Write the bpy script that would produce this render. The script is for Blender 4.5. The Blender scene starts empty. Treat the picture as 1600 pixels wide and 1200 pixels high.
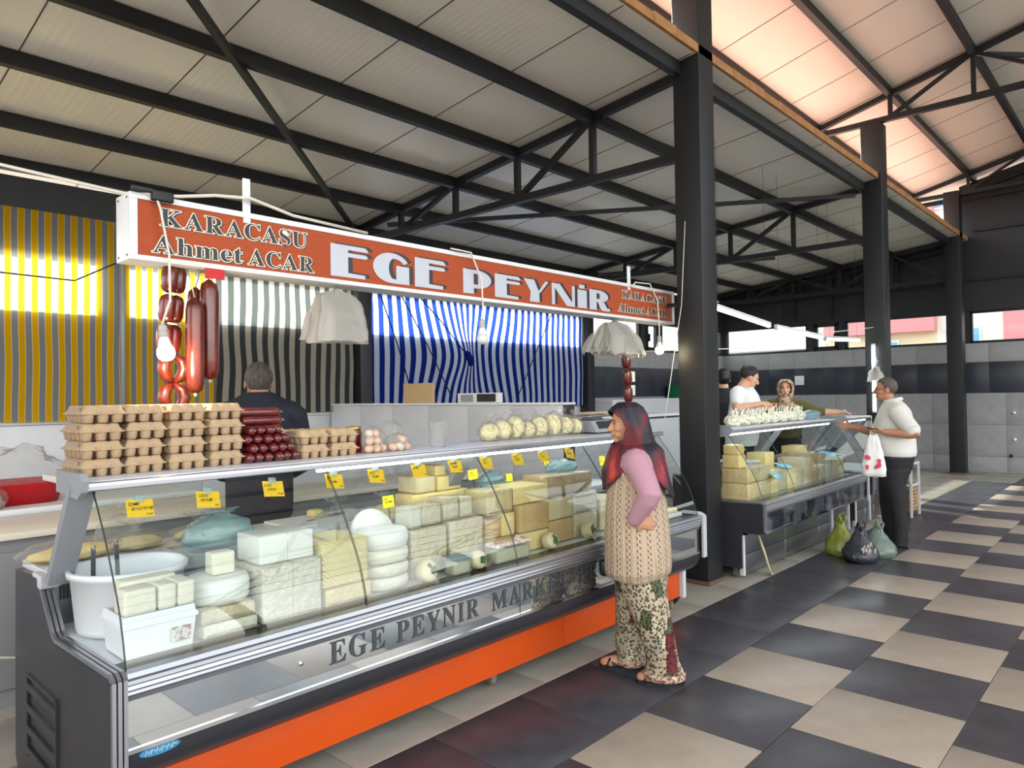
import bpy, bmesh, math, random
from math import sin, cos, pi, radians, sqrt, atan2
from mathutils import Vector, Matrix, Euler, noise

random.seed(7)
SC = bpy.context.scene
COL = SC.collection
V3 = Vector

# ---------------------------------------------------------------- camera, sky, sun, exposure
YAW, PIT, ROL, FPX, CAMH = 0.748062, 0.0157069, -0.0153375, 1112.9, 1.573
f_ = V3((cos(YAW)*cos(PIT), sin(YAW)*cos(PIT), sin(PIT)))
r_ = V3((sin(YAW), -cos(YAW), 0)); u_ = r_.cross(f_)
R_ = r_*cos(ROL) + u_*sin(ROL); U_ = -r_*sin(ROL) + u_*cos(ROL)
cd = bpy.data.cameras.new('camera'); cam = bpy.data.objects.new('camera', cd); COL.objects.link(cam)
cd.sensor_width = 36; cd.lens = 36*FPX/1600; cd.clip_start = 0.05; cd.clip_end = 400
cam.matrix_world = Matrix(((R_.x, U_.x, -f_.x, 0), (R_.y, U_.y, -f_.y, 0), (R_.z, U_.z, -f_.z, CAMH), (0, 0, 0, 1)))
SC.camera = cam

def proj(x, y, z):
    v = V3((x, y, z-CAMH)); d = v.dot(f_)
    if d < 0.05: return (-9999, -9999)
    return 800+FPX*v.dot(R_)/d, 600-FPX*v.dot(U_)/d

SUN_FROM = V3((0.30, 1.0, 0.49)).normalized()
SUN_E, SKY_E, EXPOSURE = 7.5, 0.68, 0.95
wd = bpy.data.worlds.new('world'); SC.world = wd; wd.use_nodes = True
nt = wd.node_tree; bg = nt.nodes['Background']
sky = nt.nodes.new('ShaderNodeTexSky'); sky.sky_type = 'NISHITA'; sky.sun_disc = False
sky.sun_elevation = math.asin(SUN_FROM.z); sky.sun_rotation = atan2(SUN_FROM.x, SUN_FROM.y)
sky.air_density = 1.0; sky.dust_density = 2.5; sky.ozone_density = 1.0
hs = nt.nodes.new('ShaderNodeHueSaturation'); hs.inputs['Saturation'].default_value = 0.28
nt.links.new(sky.outputs[0], hs.inputs['Color']); wt = nt.nodes.new('ShaderNodeMix'); wt.data_type = 'RGBA'; wt.blend_type = 'MULTIPLY'; wt.inputs[0].default_value = 1; wt.inputs[7].default_value = (1.0, .955, .89, 1); nt.links.new(hs.outputs[0], wt.inputs[6]); nt.links.new(wt.outputs[2], bg.inputs[0]); bg.inputs[1].default_value = SKY_E
sl = bpy.data.lights.new('sun', 'SUN'); sl.energy = SUN_E; sl.angle = radians(0.55); sl.color = (1.0, 0.93, 0.82)
so = bpy.data.objects.new('sun', sl); COL.objects.link(so); so.rotation_euler = SUN_FROM.to_track_quat('Z', 'Y').to_euler(); so.location = (6, 30, 20)
vs = SC.view_settings; SC.display_settings.display_device = 'sRGB'
vs.view_transform = 'Standard'; vs.look = 'None'; vs.gamma = 1; vs.use_curve_mapping = False; vs.exposure = EXPOSURE
cy = SC.cycles
cy.max_bounces = 10; cy.diffuse_bounces = 6; cy.glossy_bounces = 4; cy.transmission_bounces = 6; cy.transparent_max_bounces = 24
cy.caustics_reflective = False; cy.caustics_refractive = False; cy.sample_clamp_indirect = 6.0

# ---------------------------------------------------------------- materials
def lin(h):
    h = h.lstrip('#'); c = [int(h[i:i+2], 16)/255 for i in (0, 2, 4)]
    return tuple(x/12.92 if x <= .04045 else ((x+.055)/1.055)**2.4 for x in c) + (1,)
MATS = {}
def mat(name, col='#808080', rough=.5, metal=0., bump=None, var=None, emit=None, es=0., coat=0., spec=.5, sss=0., alpha=None, trans=0., ior=1.45):
    """bump=(scale, strength[, distance]); var=(scale, second colour, amount)."""
    if name in MATS: return MATS[name]
    m = bpy.data.materials.new(name); m.use_nodes = True; MATS[name] = m
    t = m.node_tree; b = t.nodes['Principled BSDF']
    b.inputs['Base Color'].default_value = lin(col); b.inputs['Roughness'].default_value = rough; b.inputs['Metallic'].default_value = metal
    b.inputs['Specular IOR Level'].default_value = spec; b.inputs['Coat Weight'].default_value = coat; b.inputs['Coat Roughness'].default_value = .08
    b.inputs['Transmission Weight'].default_value = trans; b.inputs['IOR'].default_value = ior
    if sss: b.inputs['Subsurface Weight'].default_value = sss; b.inputs['Subsurface Radius'].default_value = (.02, .012, .008)
    if alpha is not None: b.inputs['Alpha'].default_value = alpha
    if emit: b.inputs['Emission Color'].default_value = lin(emit); b.inputs['Emission Strength'].default_value = es
    if bump or var:
        tc = t.nodes.new('ShaderNodeTexCoord')
    if bump:
        n = t.nodes.new('ShaderNodeTexNoise'); n.inputs['Scale'].default_value = bump[0]; n.inputs['Detail'].default_value = 5
        t.links.new(tc.outputs['Object'], n.inputs['Vector'])
        bp = t.nodes.new('ShaderNodeBump'); bp.inputs['Strength'].default_value = bump[1]; bp.inputs['Distance'].default_value = bump[2] if len(bump) > 2 else .01
        t.links.new(n.outputs['Fac'], bp.inputs['Height']); t.links.new(bp.outputs[0], b.inputs['Normal'])
    if var:
        n = t.nodes.new('ShaderNodeTexNoise'); n.inputs['Scale'].default_value = var[0]; n.inputs['Detail'].default_value = 6; n.inputs['Roughness'].default_value = .6
        t.links.new(tc.outputs['Object'], n.inputs['Vector'])
        cr = t.nodes.new('ShaderNodeValToRGB'); cr.color_ramp.elements[0].position = .5-.25*(1.3-var[2]); cr.color_ramp.elements[1].position = .5+.25*(1.3-var[2])
        cr.color_ramp.elements[0].color = lin(col); cr.color_ramp.elements[1].color = lin(var[1])
        t.links.new(n.outputs['Fac'], cr.inputs[0]); t.links.new(cr.outputs[0], b.inputs['Base Color'])
    return m
def nodes(m): return m.node_tree.nodes, m.node_tree.links, m.node_tree.nodes['Principled BSDF']
def sheer(name, tint, gl=.12, rough=.05, trans=(1, 1, 1), body=0., bodycol='#ffffff', bump=None):
    """thin film or pane: transparent + a coat of gloss by view angle + some diffuse body"""
    if name in MATS: return MATS[name]
    m = bpy.data.materials.new(name); m.use_nodes = True; MATS[name] = m
    t = m.node_tree; t.nodes.clear(); o = t.nodes.new('ShaderNodeOutputMaterial')
    tr = t.nodes.new('ShaderNodeBsdfTransparent'); tr.inputs[0].default_value = lin(tint)
    g = t.nodes.new('ShaderNodeBsdfGlossy'); g.inputs['Roughness'].default_value = rough
    fr = t.nodes.new('ShaderNodeLayerWeight'); fr.inputs['Blend'].default_value = .5
    pw = t.nodes.new('ShaderNodeMath'); pw.operation = 'POWER'; pw.inputs[1].default_value = 4.0; t.links.new(fr.outputs['Facing'], pw.inputs[0])
    mp = t.nodes.new('ShaderNodeMath'); mp.operation = 'MULTIPLY_ADD'; mp.inputs[1].default_value = .55; mp.inputs[2].default_value = gl; t.links.new(pw.outputs[0], mp.inputs[0])
    cl = t.nodes.new('ShaderNodeClamp'); cl.inputs['Max'].default_value = .7; t.links.new(mp.outputs[0], cl.inputs[0])
    mx = t.nodes.new('ShaderNodeMixShader'); t.links.new(cl.outputs[0], mx.inputs[0]); t.links.new(g.outputs[0], mx.inputs[2])
    src = tr
    if body:
        d = t.nodes.new('ShaderNodeBsdfDiffuse'); d.inputs[0].default_value = lin(bodycol)
        d2 = t.nodes.new('ShaderNodeBsdfTranslucent'); d2.inputs[0].default_value = lin(bodycol)
        a = t.nodes.new('ShaderNodeMixShader'); a.inputs[0].default_value = .5; t.links.new(d.outputs[0], a.inputs[1]); t.links.new(d2.outputs[0], a.inputs[2])
        b = t.nodes.new('ShaderNodeMixShader'); b.inputs[0].default_value = body; t.links.new(tr.outputs[0], b.inputs[1]); t.links.new(a.outputs[0], b.inputs[2]); src = b
    t.links.new(src.outputs[0], mx.inputs[1]); t.links.new(mx.outputs[0], o.inputs[0])
    if bump:
        tc = t.nodes.new('ShaderNodeTexCoord'); n = t.nodes.new('ShaderNodeTexNoise'); n.inputs['Scale'].default_value = bump[0]; n.inputs['Detail'].default_value = 3
        bp = t.nodes.new('ShaderNodeBump'); bp.inputs['Strength'].default_value = bump[1]; bp.inputs['Distance'].default_value = .02
        t.links.new(tc.outputs['Object'], n.inputs['Vector']); t.links.new(n.outputs['Fac'], bp.inputs['Height']); t.links.new(bp.outputs[0], g.inputs['Normal'])
    return m

# ---------------------------------------------------------------- mesh builder
class MB:
    def __init__(s): s.v = []; s.f = []; s.sm = []; s.mi = []; s.uv = {}
    def add(s, vs, fs, smooth=False, mi=0, M=None):
        o = len(s.v)
        s.v += [tuple(M @ V3(p)) if M is not None else tuple(p) for p in vs]
        for f in fs: s.f.append([i+o for i in f]); s.sm.append(smooth); s.mi.append(mi)
        return o
    def box(s, x0, x1, y0, y1, z0, z1, r=0., mi=0, M=None):
        x0, x1 = min(x0, x1), max(x0, x1); y0, y1 = min(y0, y1), max(y0, y1); z0, z1 = min(z0, z1), max(z0, z1)
        if r <= 0:
            vs = [(x, y, z) for z in (z0, z1) for y in (y0, y1) for x in (x0, x1)]
            s.add(vs, [(0, 2, 3, 1), (4, 5, 7, 6), (0, 1, 5, 4), (2, 6, 7, 3), (0, 4, 6, 2), (1, 3, 7, 5)], False, mi, M); return s
        r = min(r, (x1-x0)*.45, (y1-y0)*.45, (z1-z0)*.45)
        bm = bmesh.new(); bmesh.ops.create_cube(bm, size=1)
        for v in bm.verts: v.co = V3(((x0+x1)/2+v.co.x*(x1-x0), (y0+y1)/2+v.co.y*(y1-y0), (z0+z1)/2+v.co.z*(z1-z0)))
        bmesh.ops.bevel(bm, geom=bm.edges[:], offset=r, segments=2, profile=.6, affect='EDGES')
        bm.verts.index_update(); s.add([v.co.copy() for v in bm.verts], [[v.index for v in f.verts] for f in bm.faces], True, mi, M); bm.free(); return s
    def bar(s, a, b, w, h=None, mi=0, up=(0, 0, 1)):
        a, b = V3(a), V3(b); h = h or w; d = (b-a); L = d.length; d.normalize(); upv = V3(up)
        if abs(d.dot(upv)) > .98: upv = V3((1, 0, 0))
        side = d.cross(upv).normalized(); n = side.cross(d)
        M = Matrix((( d.x, side.x, n.x, a.x), (d.y, side.y, n.y, a.y), (d.z, side.z, n.z, a.z), (0, 0, 0, 1)))
        return s.box(0, L, -w/2, w/2, -h/2, h/2, 0, mi, M)
    def rings(s, rs, cap0=True, cap1=True, smooth=True, mi=0, closed=True, M=None, uv=False):
        n = len(rs[0]); vs = [p for r in rs for p in r]; fs = []
        for i in range(len(rs)-1):
            for j in range(n if closed else n-1):
                k = (j+1) % n; fs.append((i*n+j, i*n+k, (i+1)*n+k, (i+1)*n+j))
        if cap0: fs.append(tuple(reversed(range(n))))
        if cap1: fs.append(tuple(range((len(rs)-1)*n, len(rs)*n)))
        o = s.add(vs, fs, smooth, mi, M)
        if uv:
            for i in range(len(rs)):
                for j in range(n): s.uv[o+i*n+j] = (j/n, i/(len(rs)-1))
        return s
    def tube(s, pts, r, n=8, mi=0, cap=True, smooth=True, flat=1.0):
        pts = [V3(p) for p in pts]; m = len(pts); rr = r if isinstance(r, (list, tuple)) else [r]*m
        t0 = (pts[1]-pts[0]).normalized(); ref = V3((0, 0, 1)) if abs(t0.z) < .9 else V3((1, 0, 0))
        nn = t0.cross(ref).normalized(); rs = []
        for i, p in enumerate(pts):
            t = (pts[min(i+1, m-1)]-pts[max(i-1, 0)]).normalized(); nn = (nn-t*nn.dot(t)).normalized(); b = t.cross(nn)
            rs.append([p+nn*(cos(2*pi*k/n)*rr[i])+b*(sin(2*pi*k/n)*rr[i]*flat) for k in range(n)])
        return s.rings(rs, cap, cap, smooth, mi)
    def chain(s, pts, rad, n=12, mi=0):
        """a limb: tube through joints with rounded ends; rad per joint or (ra, rb)"""
        pts = [V3(p) for p in pts]; P = []; Rr = []
        for i in range(len(pts)-1):
            for k in range(5):
                t = k/5; P.append(pts[i].lerp(pts[i+1], t)); Rr.append(rad[i]*(1-t)+rad[i+1]*t)
        P.append(pts[-1]); Rr.append(rad[-1])
        d0 = (P[0]-P[1]).normalized(); d1 = (P[-1]-P[-2]).normalized()
        P = [P[0]+d0*Rr[0]*.95, P[0]+d0*Rr[0]*.6] + P + [P[-1]+d1*Rr[-1]*.6, P[-1]+d1*Rr[-1]*.95]
        Rr = [Rr[0]*.3, Rr[0]*.8] + Rr + [Rr[-1]*.8, Rr[-1]*.3]
        return s.tube(P, Rr, n, mi)
    def lathe(s, prof, c=(0, 0, 0), n=24, mi=0, M=None, cap=True, smooth=True):
        c = V3(c); rs = [[(c.x+r*cos(2*pi*k/n), c.y+r*sin(2*pi*k/n), c.z+z) for k in range(n)] for r, z in prof]
        return s.rings(rs, cap, cap, smooth, mi, True, M)
    def ell(s, c, r, nu=16, nv=10, mi=0, M=None):
        rs = []
        for i in range(nv+1):
            a = -pi/2+pi*i/nv; ca = max(cos(a), .02)
            rs.append([(c[0]+r[0]*ca*cos(2*pi*k/nu), c[1]+r[1]*ca*sin(2*pi*k/nu), c[2]+r[2]*sin(a)) for k in range(nu)])
        return s.rings(rs, True, True, True, mi, True, M)
    def sheet(s, fn, nu, nv, smooth=True, mi=0, mask=None, uv=True):
        vs = [tuple(fn(i/nu, j/nv)) for j in range(nv+1) for i in range(nu+1)]
        fs = [(j*(nu+1)+i, j*(nu+1)+i+1, (j+1)*(nu+1)+i+1, (j+1)*(nu+1)+i) for j in range(nv) for i in range(nu) if mask is None or mask((i+.5)/nu, (j+.5)/nv)]
        o = s.add(vs, fs, smooth, mi)
        if uv:
            for j in range(nv+1):
                for i in range(nu+1): s.uv[o+j*(nu+1)+i] = (i/nu, j/nv)
        return s
    def prism(s, pts, fn, d, mi=0):
        """extrude 2-D outline pts; fn(a, b, t) -> 3-D point, t in (0, d)"""
        n = len(pts); vs = [fn(a, b, 0) for a, b in pts]+[fn(a, b, d) for a, b in pts]
        s.add(vs, [tuple(range(n)), tuple(reversed(range(n, 2*n)))]+[(i, n+i, n+(i+1) % n, (i+1) % n) for i in range(n)], False, mi); return s
    def face(s, pts, mi=0): s.add(pts, [tuple(range(len(pts)))], False, mi); return s

def wloc(o):
    p = V3((0, 0, 0))
    while o is not None: p += V3(o.location); o = o.parent
    return p
def obj(name, mb, m, parent=None, loc=None, fix=True):
    """link mb as one mesh object; vertices are in world space and are made local to the parent (and to loc)"""
    me = bpy.data.meshes.new(name); off = wloc(parent)+(V3(loc) if loc is not None else V3((0, 0, 0)))
    me.from_pydata([(x-off.x, y-off.y, z-off.z) for x, y, z in mb.v], [], mb.f)
    me.polygons.foreach_set('use_smooth', mb.sm); me.polygons.foreach_set('material_index', mb.mi)
    for k in (m if isinstance(m, (list, tuple)) else [m]): me.materials.append(k)
    if mb.uv:
        ul = me.uv_layers.new(name='UVMap')
        for l in me.loops: ul.data[l.index].uv = mb.uv.get(l.vertex_index, (0, 0))
    if fix:
        bm = bmesh.new(); bm.from_mesh(me); bmesh.ops.recalc_face_normals(bm, faces=bm.faces[:]); bm.to_mesh(me); bm.free()
    me.update()
    o = bpy.data.objects.new(name, me); COL.objects.link(o)
    if parent is not None: o.parent = parent
    if loc is not None: o.location = loc
    return o
def tag(o, label=None, cat=None, group=None, kind=None):
    if label: o['label'] = label
    if cat: o['category'] = cat
    if group: o['group'] = group
    if kind: o['kind'] = kind
    return o
def thing(name, label, cat, loc=(0, 0, 0), group=None, parent=None):
    o = bpy.data.objects.new(name, None); COL.objects.link(o); o.location = loc; o.empty_display_size = .05
    return tag(o, label, cat, group)
def struct(name, mb, m, parent=None, loc=None, label=None):
    return tag(obj(name, mb, m, parent, loc), label, None, None, 'structure' if parent is None else None)
def copy_tree(o, parent=None):
    c = o.copy(); COL.objects.link(c); c.parent = parent
    for ch in list(o.children): copy_tree(ch, c)
    return c
def inst(src, name, parent, loc, rot=None):
    """another object sharing src's mesh"""
    c = bpy.data.objects.new(name, src.data); COL.objects.link(c); c.parent = parent; c.location = loc
    if rot: c.rotation_euler = rot
    return c
def wob(p, s=3., a=1.): return noise.noise_vector(V3(p)*s)*a

# lettering: glyph meshes laid out one by one
_G = {}
def glyph(ch, off=0.):
    key = (ch, off)
    if key in _G: return _G[key]
    c = bpy.data.curves.new('g', 'FONT'); c.body = ch; c.offset = off; c.resolution_u = 3
    o = bpy.data.objects.new('g', c); COL.objects.link(o); dg = bpy.context.evaluated_depsgraph_get()
    me = bpy.data.meshes.new_from_object(o.evaluated_get(dg))
    r = ([(v.co.x, v.co.y) for v in me.vertices], [tuple(p.vertices) for p in me.polygons])
    bpy.data.objects.remove(o); bpy.data.curves.remove(c); bpy.data.meshes.remove(me); _G[key] = r
    return r
def bold(ch):
    if 'A' <= ch <= 'Z': return chr(0x1D400+ord(ch)-65)
    if 'a' <= ch <= 'z': return chr(0x1D41A+ord(ch)-97)
    return ch
def layout(text, off=0., serif=True, gap=.05, space=.3):
    """-> verts (x, y), faces, total width; cap height about .68"""
    vs, fs, x = [], [], 0.
    for ch in text:
        if ch == ' ': x += space; continue
        base = {'İ': 'I', 'Ü': 'U'}.get(ch, ch); g0 = glyph(bold(base) if serif else base, 0.); g = glyph(bold(base) if serif else base, off)
        x0 = min(p[0] for p in g0[0]); x1 = max(p[0] for p in g0[0]); o = len(vs)
        vs += [(p[0]-x0+x, p[1]) for p in g[0]]; fs += [tuple(i+o for i in f) for f in g[1]]
        dots = {'İ': [.5], 'Ü': [.3, .7]}.get(ch, [])
        for d in dots:
            cx = x+(x1-x0)*d; o = len(vs); rr = .075+off
            vs += [(cx+rr*cos(2*pi*k/10), .80+rr*sin(2*pi*k/10)) for k in range(10)]; fs.append(tuple(o+k for k in range(10)))
        x += x1-x0+gap
    return vs, fs, x-gap
def letters(mb, text, place, w, h, off=0., serif=True, gap=.05, space=.3, mi=0):
    """place(a, b) -> world point with a along the line (m), b up (m); text scaled to width w and cap height h"""
    vs, fs, W = layout(text, off, serif, gap, space)
    mb.add([place(x*w/W, y*h/.68) for x, y in vs], fs, False, mi)
# ---------------------------------------------------------------- structure materials
mBlack = mat('black_painted_steel', '#15161a', .5, .0, bump=(40, .06), spec=.5)
mClad = mat('dark_cladding', '#23252c', .5, bump=(12, .05))
mGrout = mat('floor_grout', '#8d8880', .8)
mDarkTile = mat('dark_floor_tile', '#3b3b41', .36, var=(7, '#4b4b52', .5), bump=(90, .05, .002))
mLightTile = mat('light_floor_tile', '#aa9d8f', .36, var=(6, '#9a8e81', .4), bump=(90, .05, .002))
mGreyTile = mat('grey_floor_tile', '#8f897f', .35, var=(4, '#a39d92', .5), bump=(90, .04, .002))
mWallGrey = mat('grey_wall_tile', '#86868a', .5, var=(3.5, '#98989b', .6))
mWallLight = mat('light_grey_wall_tile', '#8c8d91', .5, var=(3.5, '#98999c', .5))
mWallDark = mat('charcoal_wall_tile', '#2b2f3a', .32)
mMarble = mat('white_marble_tile', '#b9bac0', .25, var=(2.2, '#c9c9ce', .3))
mRed = mat('red_roof_skin', '#ad8a80', .5)
mEdge = mat('rusty_orange_flashing', '#a06a3c', .6, var=(9, '#b98a5a', .4))
mFrame = mat('dark_window_frame', '#1d2024', .4)
mWhite = mat('white_plastic', '#d9dadc', .4)

def panel_mat():
    m = mat('roof_panel_underside', '#e6e2d8', .32, spec=.4); n, l, b = nodes(m)
    tc = n.new('ShaderNodeTexCoord'); mp = n.new('ShaderNodeMapping'); mp.inputs['Scale'].default_value = (60, .35, 1)
    no = n.new('ShaderNodeTexNoise'); no.inputs['Scale'].default_value = 1.0; no.inputs['Detail'].default_value = 2
    l.new(tc.outputs['Object'], mp.inputs[0]); l.new(mp.outputs[0], no.inputs['Vector'])
    w = n.new('ShaderNodeTexWave'); w.inputs['Scale'].default_value = 5.2; w.bands_direction = 'X'; l.new(tc.outputs['Object'], w.inputs['Vector'])
    ad = n.new('ShaderNodeMath'); ad.operation = 'MULTIPLY_ADD'; ad.inputs[1].default_value = .35; l.new(w.outputs['Fac'], ad.inputs[0]); l.new(no.outputs['Fac'], ad.inputs[2])
    bp = n.new('ShaderNodeBump'); bp.inputs['Strength'].default_value = .22; bp.inputs['Distance'].default_value = .01
    l.new(ad.outputs[0], bp.inputs['Height']); l.new(bp.outputs[0], b.inputs['Normal'])
    n2 = n.new('ShaderNodeTexNoise'); n2.inputs['Scale'].default_value = .8; n2.inputs['Detail'].default_value = 4; l.new(tc.outputs['Object'], n2.inputs['Vector'])
    cr = n.new('ShaderNodeValToRGB'); cr.color_ramp.elements[0].color = lin('#e2ddd2'); cr.color_ramp.elements[1].color = lin('#eae6dc')
    l.new(n2.outputs['Fac'], cr.inputs[0]); l.new(cr.outputs[0], b.inputs['Base Color'])
    return m
mPanel = panel_mat()
mPane = sheer('window_glass', '#eef6f5', .02, .02)

# ---------------------------------------------------------------- floor and its tiles
T = .5985
fl = struct('floor', MB().box(-45, 60, -45, 45, -.12, -.006), mGrout)
protos = {}
def floor_tile(kind, m, x, y, sx=T, sy=T):
    g = .004
    ps = [proj(a, b, 0) for a in (x, x+sx) for b in (y, y+sy)]
    vis = any(-20 < p[0] < 1620 and 0 < p[1] < 1230 for p in ps)
    big = max(p[1] for p in ps)-min(p[1] for p in ps) > 7
    if vis and big:
        key = (kind, round(sx, 3), round(sy, 3))
        if key not in protos:
            protos[key] = MB().box(g/2, sx-g/2, g/2, sy-g/2, -.008, 0, .0015)
            o = obj('floor_tile', protos[key], m, fl, (0, 0, 0)); o.location = (x, y, 0); protos[key] = o
        else: inst(protos[key], 'floor_tile', fl, (x, y, 0))
    else:
        rest.setdefault(kind, (MB(), m))[0].box(x+g/2, x+sx-g/2, y+g/2, y+sy-g/2, -.008, 0)
rest = {}
F1, F2 = 2.545, 1.95
for i in range(-4, 24): floor_tile('dark', mDarkTile, 2.757+i*T, F2, T, F1-F2) if 2.757+i*T < 13.7 else floor_tile('grey', mGreyTile, 2.757+i*T, F2, T, F1-F2)
for row in range(0, 14):
    y = F2-(row+1)*.6
    for i in range(-8, 23):
        x = 3.03-.3*row+i*.599+ (4*.599 if row > 6 else 0)
        if x < -3.5 or x > 13.3: continue
        d = i % 2 == 0
        floor_tile('dark' if d else 'light', mDarkTile if d else mLightTile, x, y, .599, .6)
    for x in (13.95, 14.55):
        floor_tile('dark', mDarkTile, x, y, .6, .6)
    floor_tile('grey', mGreyTile, 15.15, y, .6, .6)
for row in range(0, 9):
    for i in range(-8, 22):
        floor_tile('grey', mGreyTile, 1.76+i*.61+(.3 if row % 2 else 0), F1+row*.585, .61, .585)
for k, (mb, m) in rest.items(): tag(obj('tile_field', mb, m, fl), kind='stuff')

# ---------------------------------------------------------------- walls
XW, YB = 15.8, 7.8
WZ0, WZ1 = 2.42, 3.03
MULX = [-2.0, 2.45, 2.63, 5.32, 5.52, 10.16, 10.36, 12.22, 12.40, 12.88, 13.03, 15.72]
wb = MB(); wb.box(-3, 16.1, YB, YB+.22, -.1, WZ0)
wb.box(-3, 16.1, YB, YB+.12, WZ1, 3.67, mi=1)
for a, b in [(-3, -2)]+[(MULX[i], MULX[i+1]) for i in range(1, len(MULX)-1, 2)]+[(15.72, 16.1)]: wb.box(a, b, YB, YB+.12, WZ0, WZ1, mi=1)
wall_back = struct('wall_back', wb, [mWallLight, mClad])
# tiles of the back wall beyond the curtains, marble wainscot along the stall
tileproto = {}
def wall_tile(kind, m, parent, x0, x1, z0, z1, axis):
    g = .004; key = (kind, round(x1-x0, 3), round(z1-z0, 3), axis)
    if key not in tileproto:
        mb = MB()
        if axis == 'y': mb.box(g/2, x1-x0-g/2, -.012, 0, g/2, z1-z0-g/2, .001)
        else: mb.box(-.012, 0, g/2, x1-x0-g/2, g/2, z1-z0-g/2, .001)
        tileproto[key] = o = obj('wall_tile', mb, m, parent, (0, 0, 0))
        o.location = (x0, YB, z0) if axis == 'y' else (XW, x0, z0)
    else: inst(tileproto[key], 'wall_tile', parent, (x0, YB, z0) if axis == 'y' else (XW, x0, z0))
for i in range(9):
    x = 10.38+i*.585
    wall_tile('d', mWallDark, wall_back, x, x+.585, 1.50, 2.08, 'y')
    wall_tile('l', mWallLight, wall_back, x, x+.585, 2.085, 2.41, 'y')
    wall_tile('m', mMarble, wall_back, x, x+.585, .9, 1.45, 'y')
for i in range(12): wall_tile('m', mMarble, wall_back, -1.6+i*1.0, -.6+i*1.0, .45, 1.36, 'y')
obj('marble_bench', MB().box(10.6, 15.7, 7.38, 7.786, 0, 1.44, .004), mMarble, wall_back); obj('bench_top', MB().box(10.58, 15.72, 7.36, 7.786, 1.44, 1.462, .003), mWhite, wall_back)
obj('ledge_strip', MB().box(-2, 10.2, YB-.03, YB, 1.365, 1.40, .005), mWhite, wall_back)
fw = MB(); fw.box(XW, XW+.22, -14, 8, -.1, WZ0)
fw.box(XW, XW+.12, -14, 8, WZ1, 3.7, mi=1)
prof = [(YB+.1, 3.7), (YB+.1, 3.815), (3.3, 4.325), (2.92, 4.385), (2.92, 5.42), (-1.5, 6.5), (-6.6, 5.25), (-14, 4.3), (-14, 3.7)]
fw.prism(prof, lambda a, b, t: (XW+t, a, b), .12, 1)
FWM = [7.74, 5.83, 5.71, 5.17, 5.05, 3.02, 2.80, .2, 0., -2.8, -3, -5.8]
for a, b in [(8, 7.74)]+[(FWM[i], FWM[i+1]) for i in range(1, len(FWM)-1, 2)]+[(-5.8, -14)]: fw.box(XW, XW+.12, b, a, WZ0, WZ1, mi=1)
wall_right = struct('wall_right', fw, [mWallGrey, mClad])
for i in range(11):
    y = 1.31+i*.6
    wall_tile('d', mWallDark, wall_right, y, y+.6, 1.48, 2.06, 'x')
    wall_tile('l', mWallLight, wall_right, y, y+.6, 2.065, 2.41, 'x')
    for k, (z0, z1) in enumerate(((.30, .885), (.89, 1.475))): wall_tile('g', mWallGrey, wall_right, y-.25, y+.35, z0, z1, 'x')
    wall_tile('s', mWallGrey, wall_right, y-.25, y+.35, .0, .295, 'x')
for z in (3.62, 4.55): obj('cladding_rail', MB().box(XW-.05, XW, 1.2 if z > 4 else -6, 2.7 if z > 4 else 7.7, z-.03, z+.03), mBlack, wall_right)
obj('gable_frame', (lambda m: [m.bar((XW-.05, y, 3.1), (XW-.05, y, zz), .07) for y, zz in ((6.1, 3.95), (4.6, 4.1), (5.3, 4.0))] and m)(MB()), mBlack, wall_right)
g = MB(); g.bar((XW-.1, 7.7, 3.72), (XW-.1, 2.9, 4.25), .1); g.bar((XW-.1, 7.7, 3.6), (XW-.1, 2.9, 3.6), .07)
for y in (6.9, 5.9, 4.9, 4.0): g.bar((XW-.1, y, 3.6), (XW-.1, y, 3.72+(7.7-y)*.11), .05)
for y0, y1 in ((6.9, 5.9), (4.9, 4.0), (4.9, 5.9)): g.bar((XW-.1, y0, 3.6), (XW-.1, y1, 3.72+(7.7-y1)*.11), .05)
g.bar((XW-.1, 3.1, 5.2), (XW-.1, 0, 5.9), .08); g.bar((XW-.1, 3.6, 5.16), (XW-.1, -3, 5.16), .08)
obj('gable_truss', g, mBlack, wall_right)
# windows
wn = 0
def window(axis, a, b, openable=False):
    global wn; wn += 1
    a, b = min(a, b), max(a, b); t = .045; fr = MB()
    def bx(m, p0, p1, z0, z1, d0, d1):
        m.box(p0, p1, YB+d0, YB+d1, z0, z1, .004) if axis == 'y' else m.box(XW+d0, XW+d1, p0, p1, z0, z1, .004)
    bx(fr, a, b, WZ0, WZ0+t, .01, .08); bx(fr, a, b, WZ1-t, WZ1, .01, .08); bx(fr, a, a+t, WZ0, WZ1, .01, .08); bx(fr, b-t, b, WZ0, WZ1, .01, .08)
    w = struct('window_%d' % wn, fr, mFrame)
    p = MB(); bx(p, a+t, b-t, WZ0+t, WZ1-t, .04, .046); obj('pane', p, mPane, w)
    if openable:
        s = MB(); q = t+.05
        for p0, p1, z0, z1 in ((a+t, b-t, WZ0+t, WZ0+q), (a+t, b-t, WZ1-q, WZ1-t), (a+t, a+q, WZ0+t, WZ1-t), (b-q, b-t, WZ0+t, WZ1-t)): bx(s, p0, p1, z0, z1, -.015, .05)
        obj('sash', s, mFrame, w); hh = MB(); bx(hh, a+q-.03, a+q, 2.62, 2.78, -.06, -.015); obj('handle', hh, mBlack, w)
for i in range(0, len(MULX)-1, 2): window('y', MULX[i], MULX[i+1], i == 8)
for i in range(0, len(FWM)-1, 2): window('x', FWM[i+1], FWM[i], i == 2)
tag(obj('wall_socket', MB().box(15.775, 15.79, 5.05, 5.13, 1.08, 1.16, .003), mWhite, wall_right))
obj('junction_plate', MB().box(15.77, 15.788, 5.92, 6.12, 1.70, 1.90, .004), mWhite, wall_right)
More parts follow.
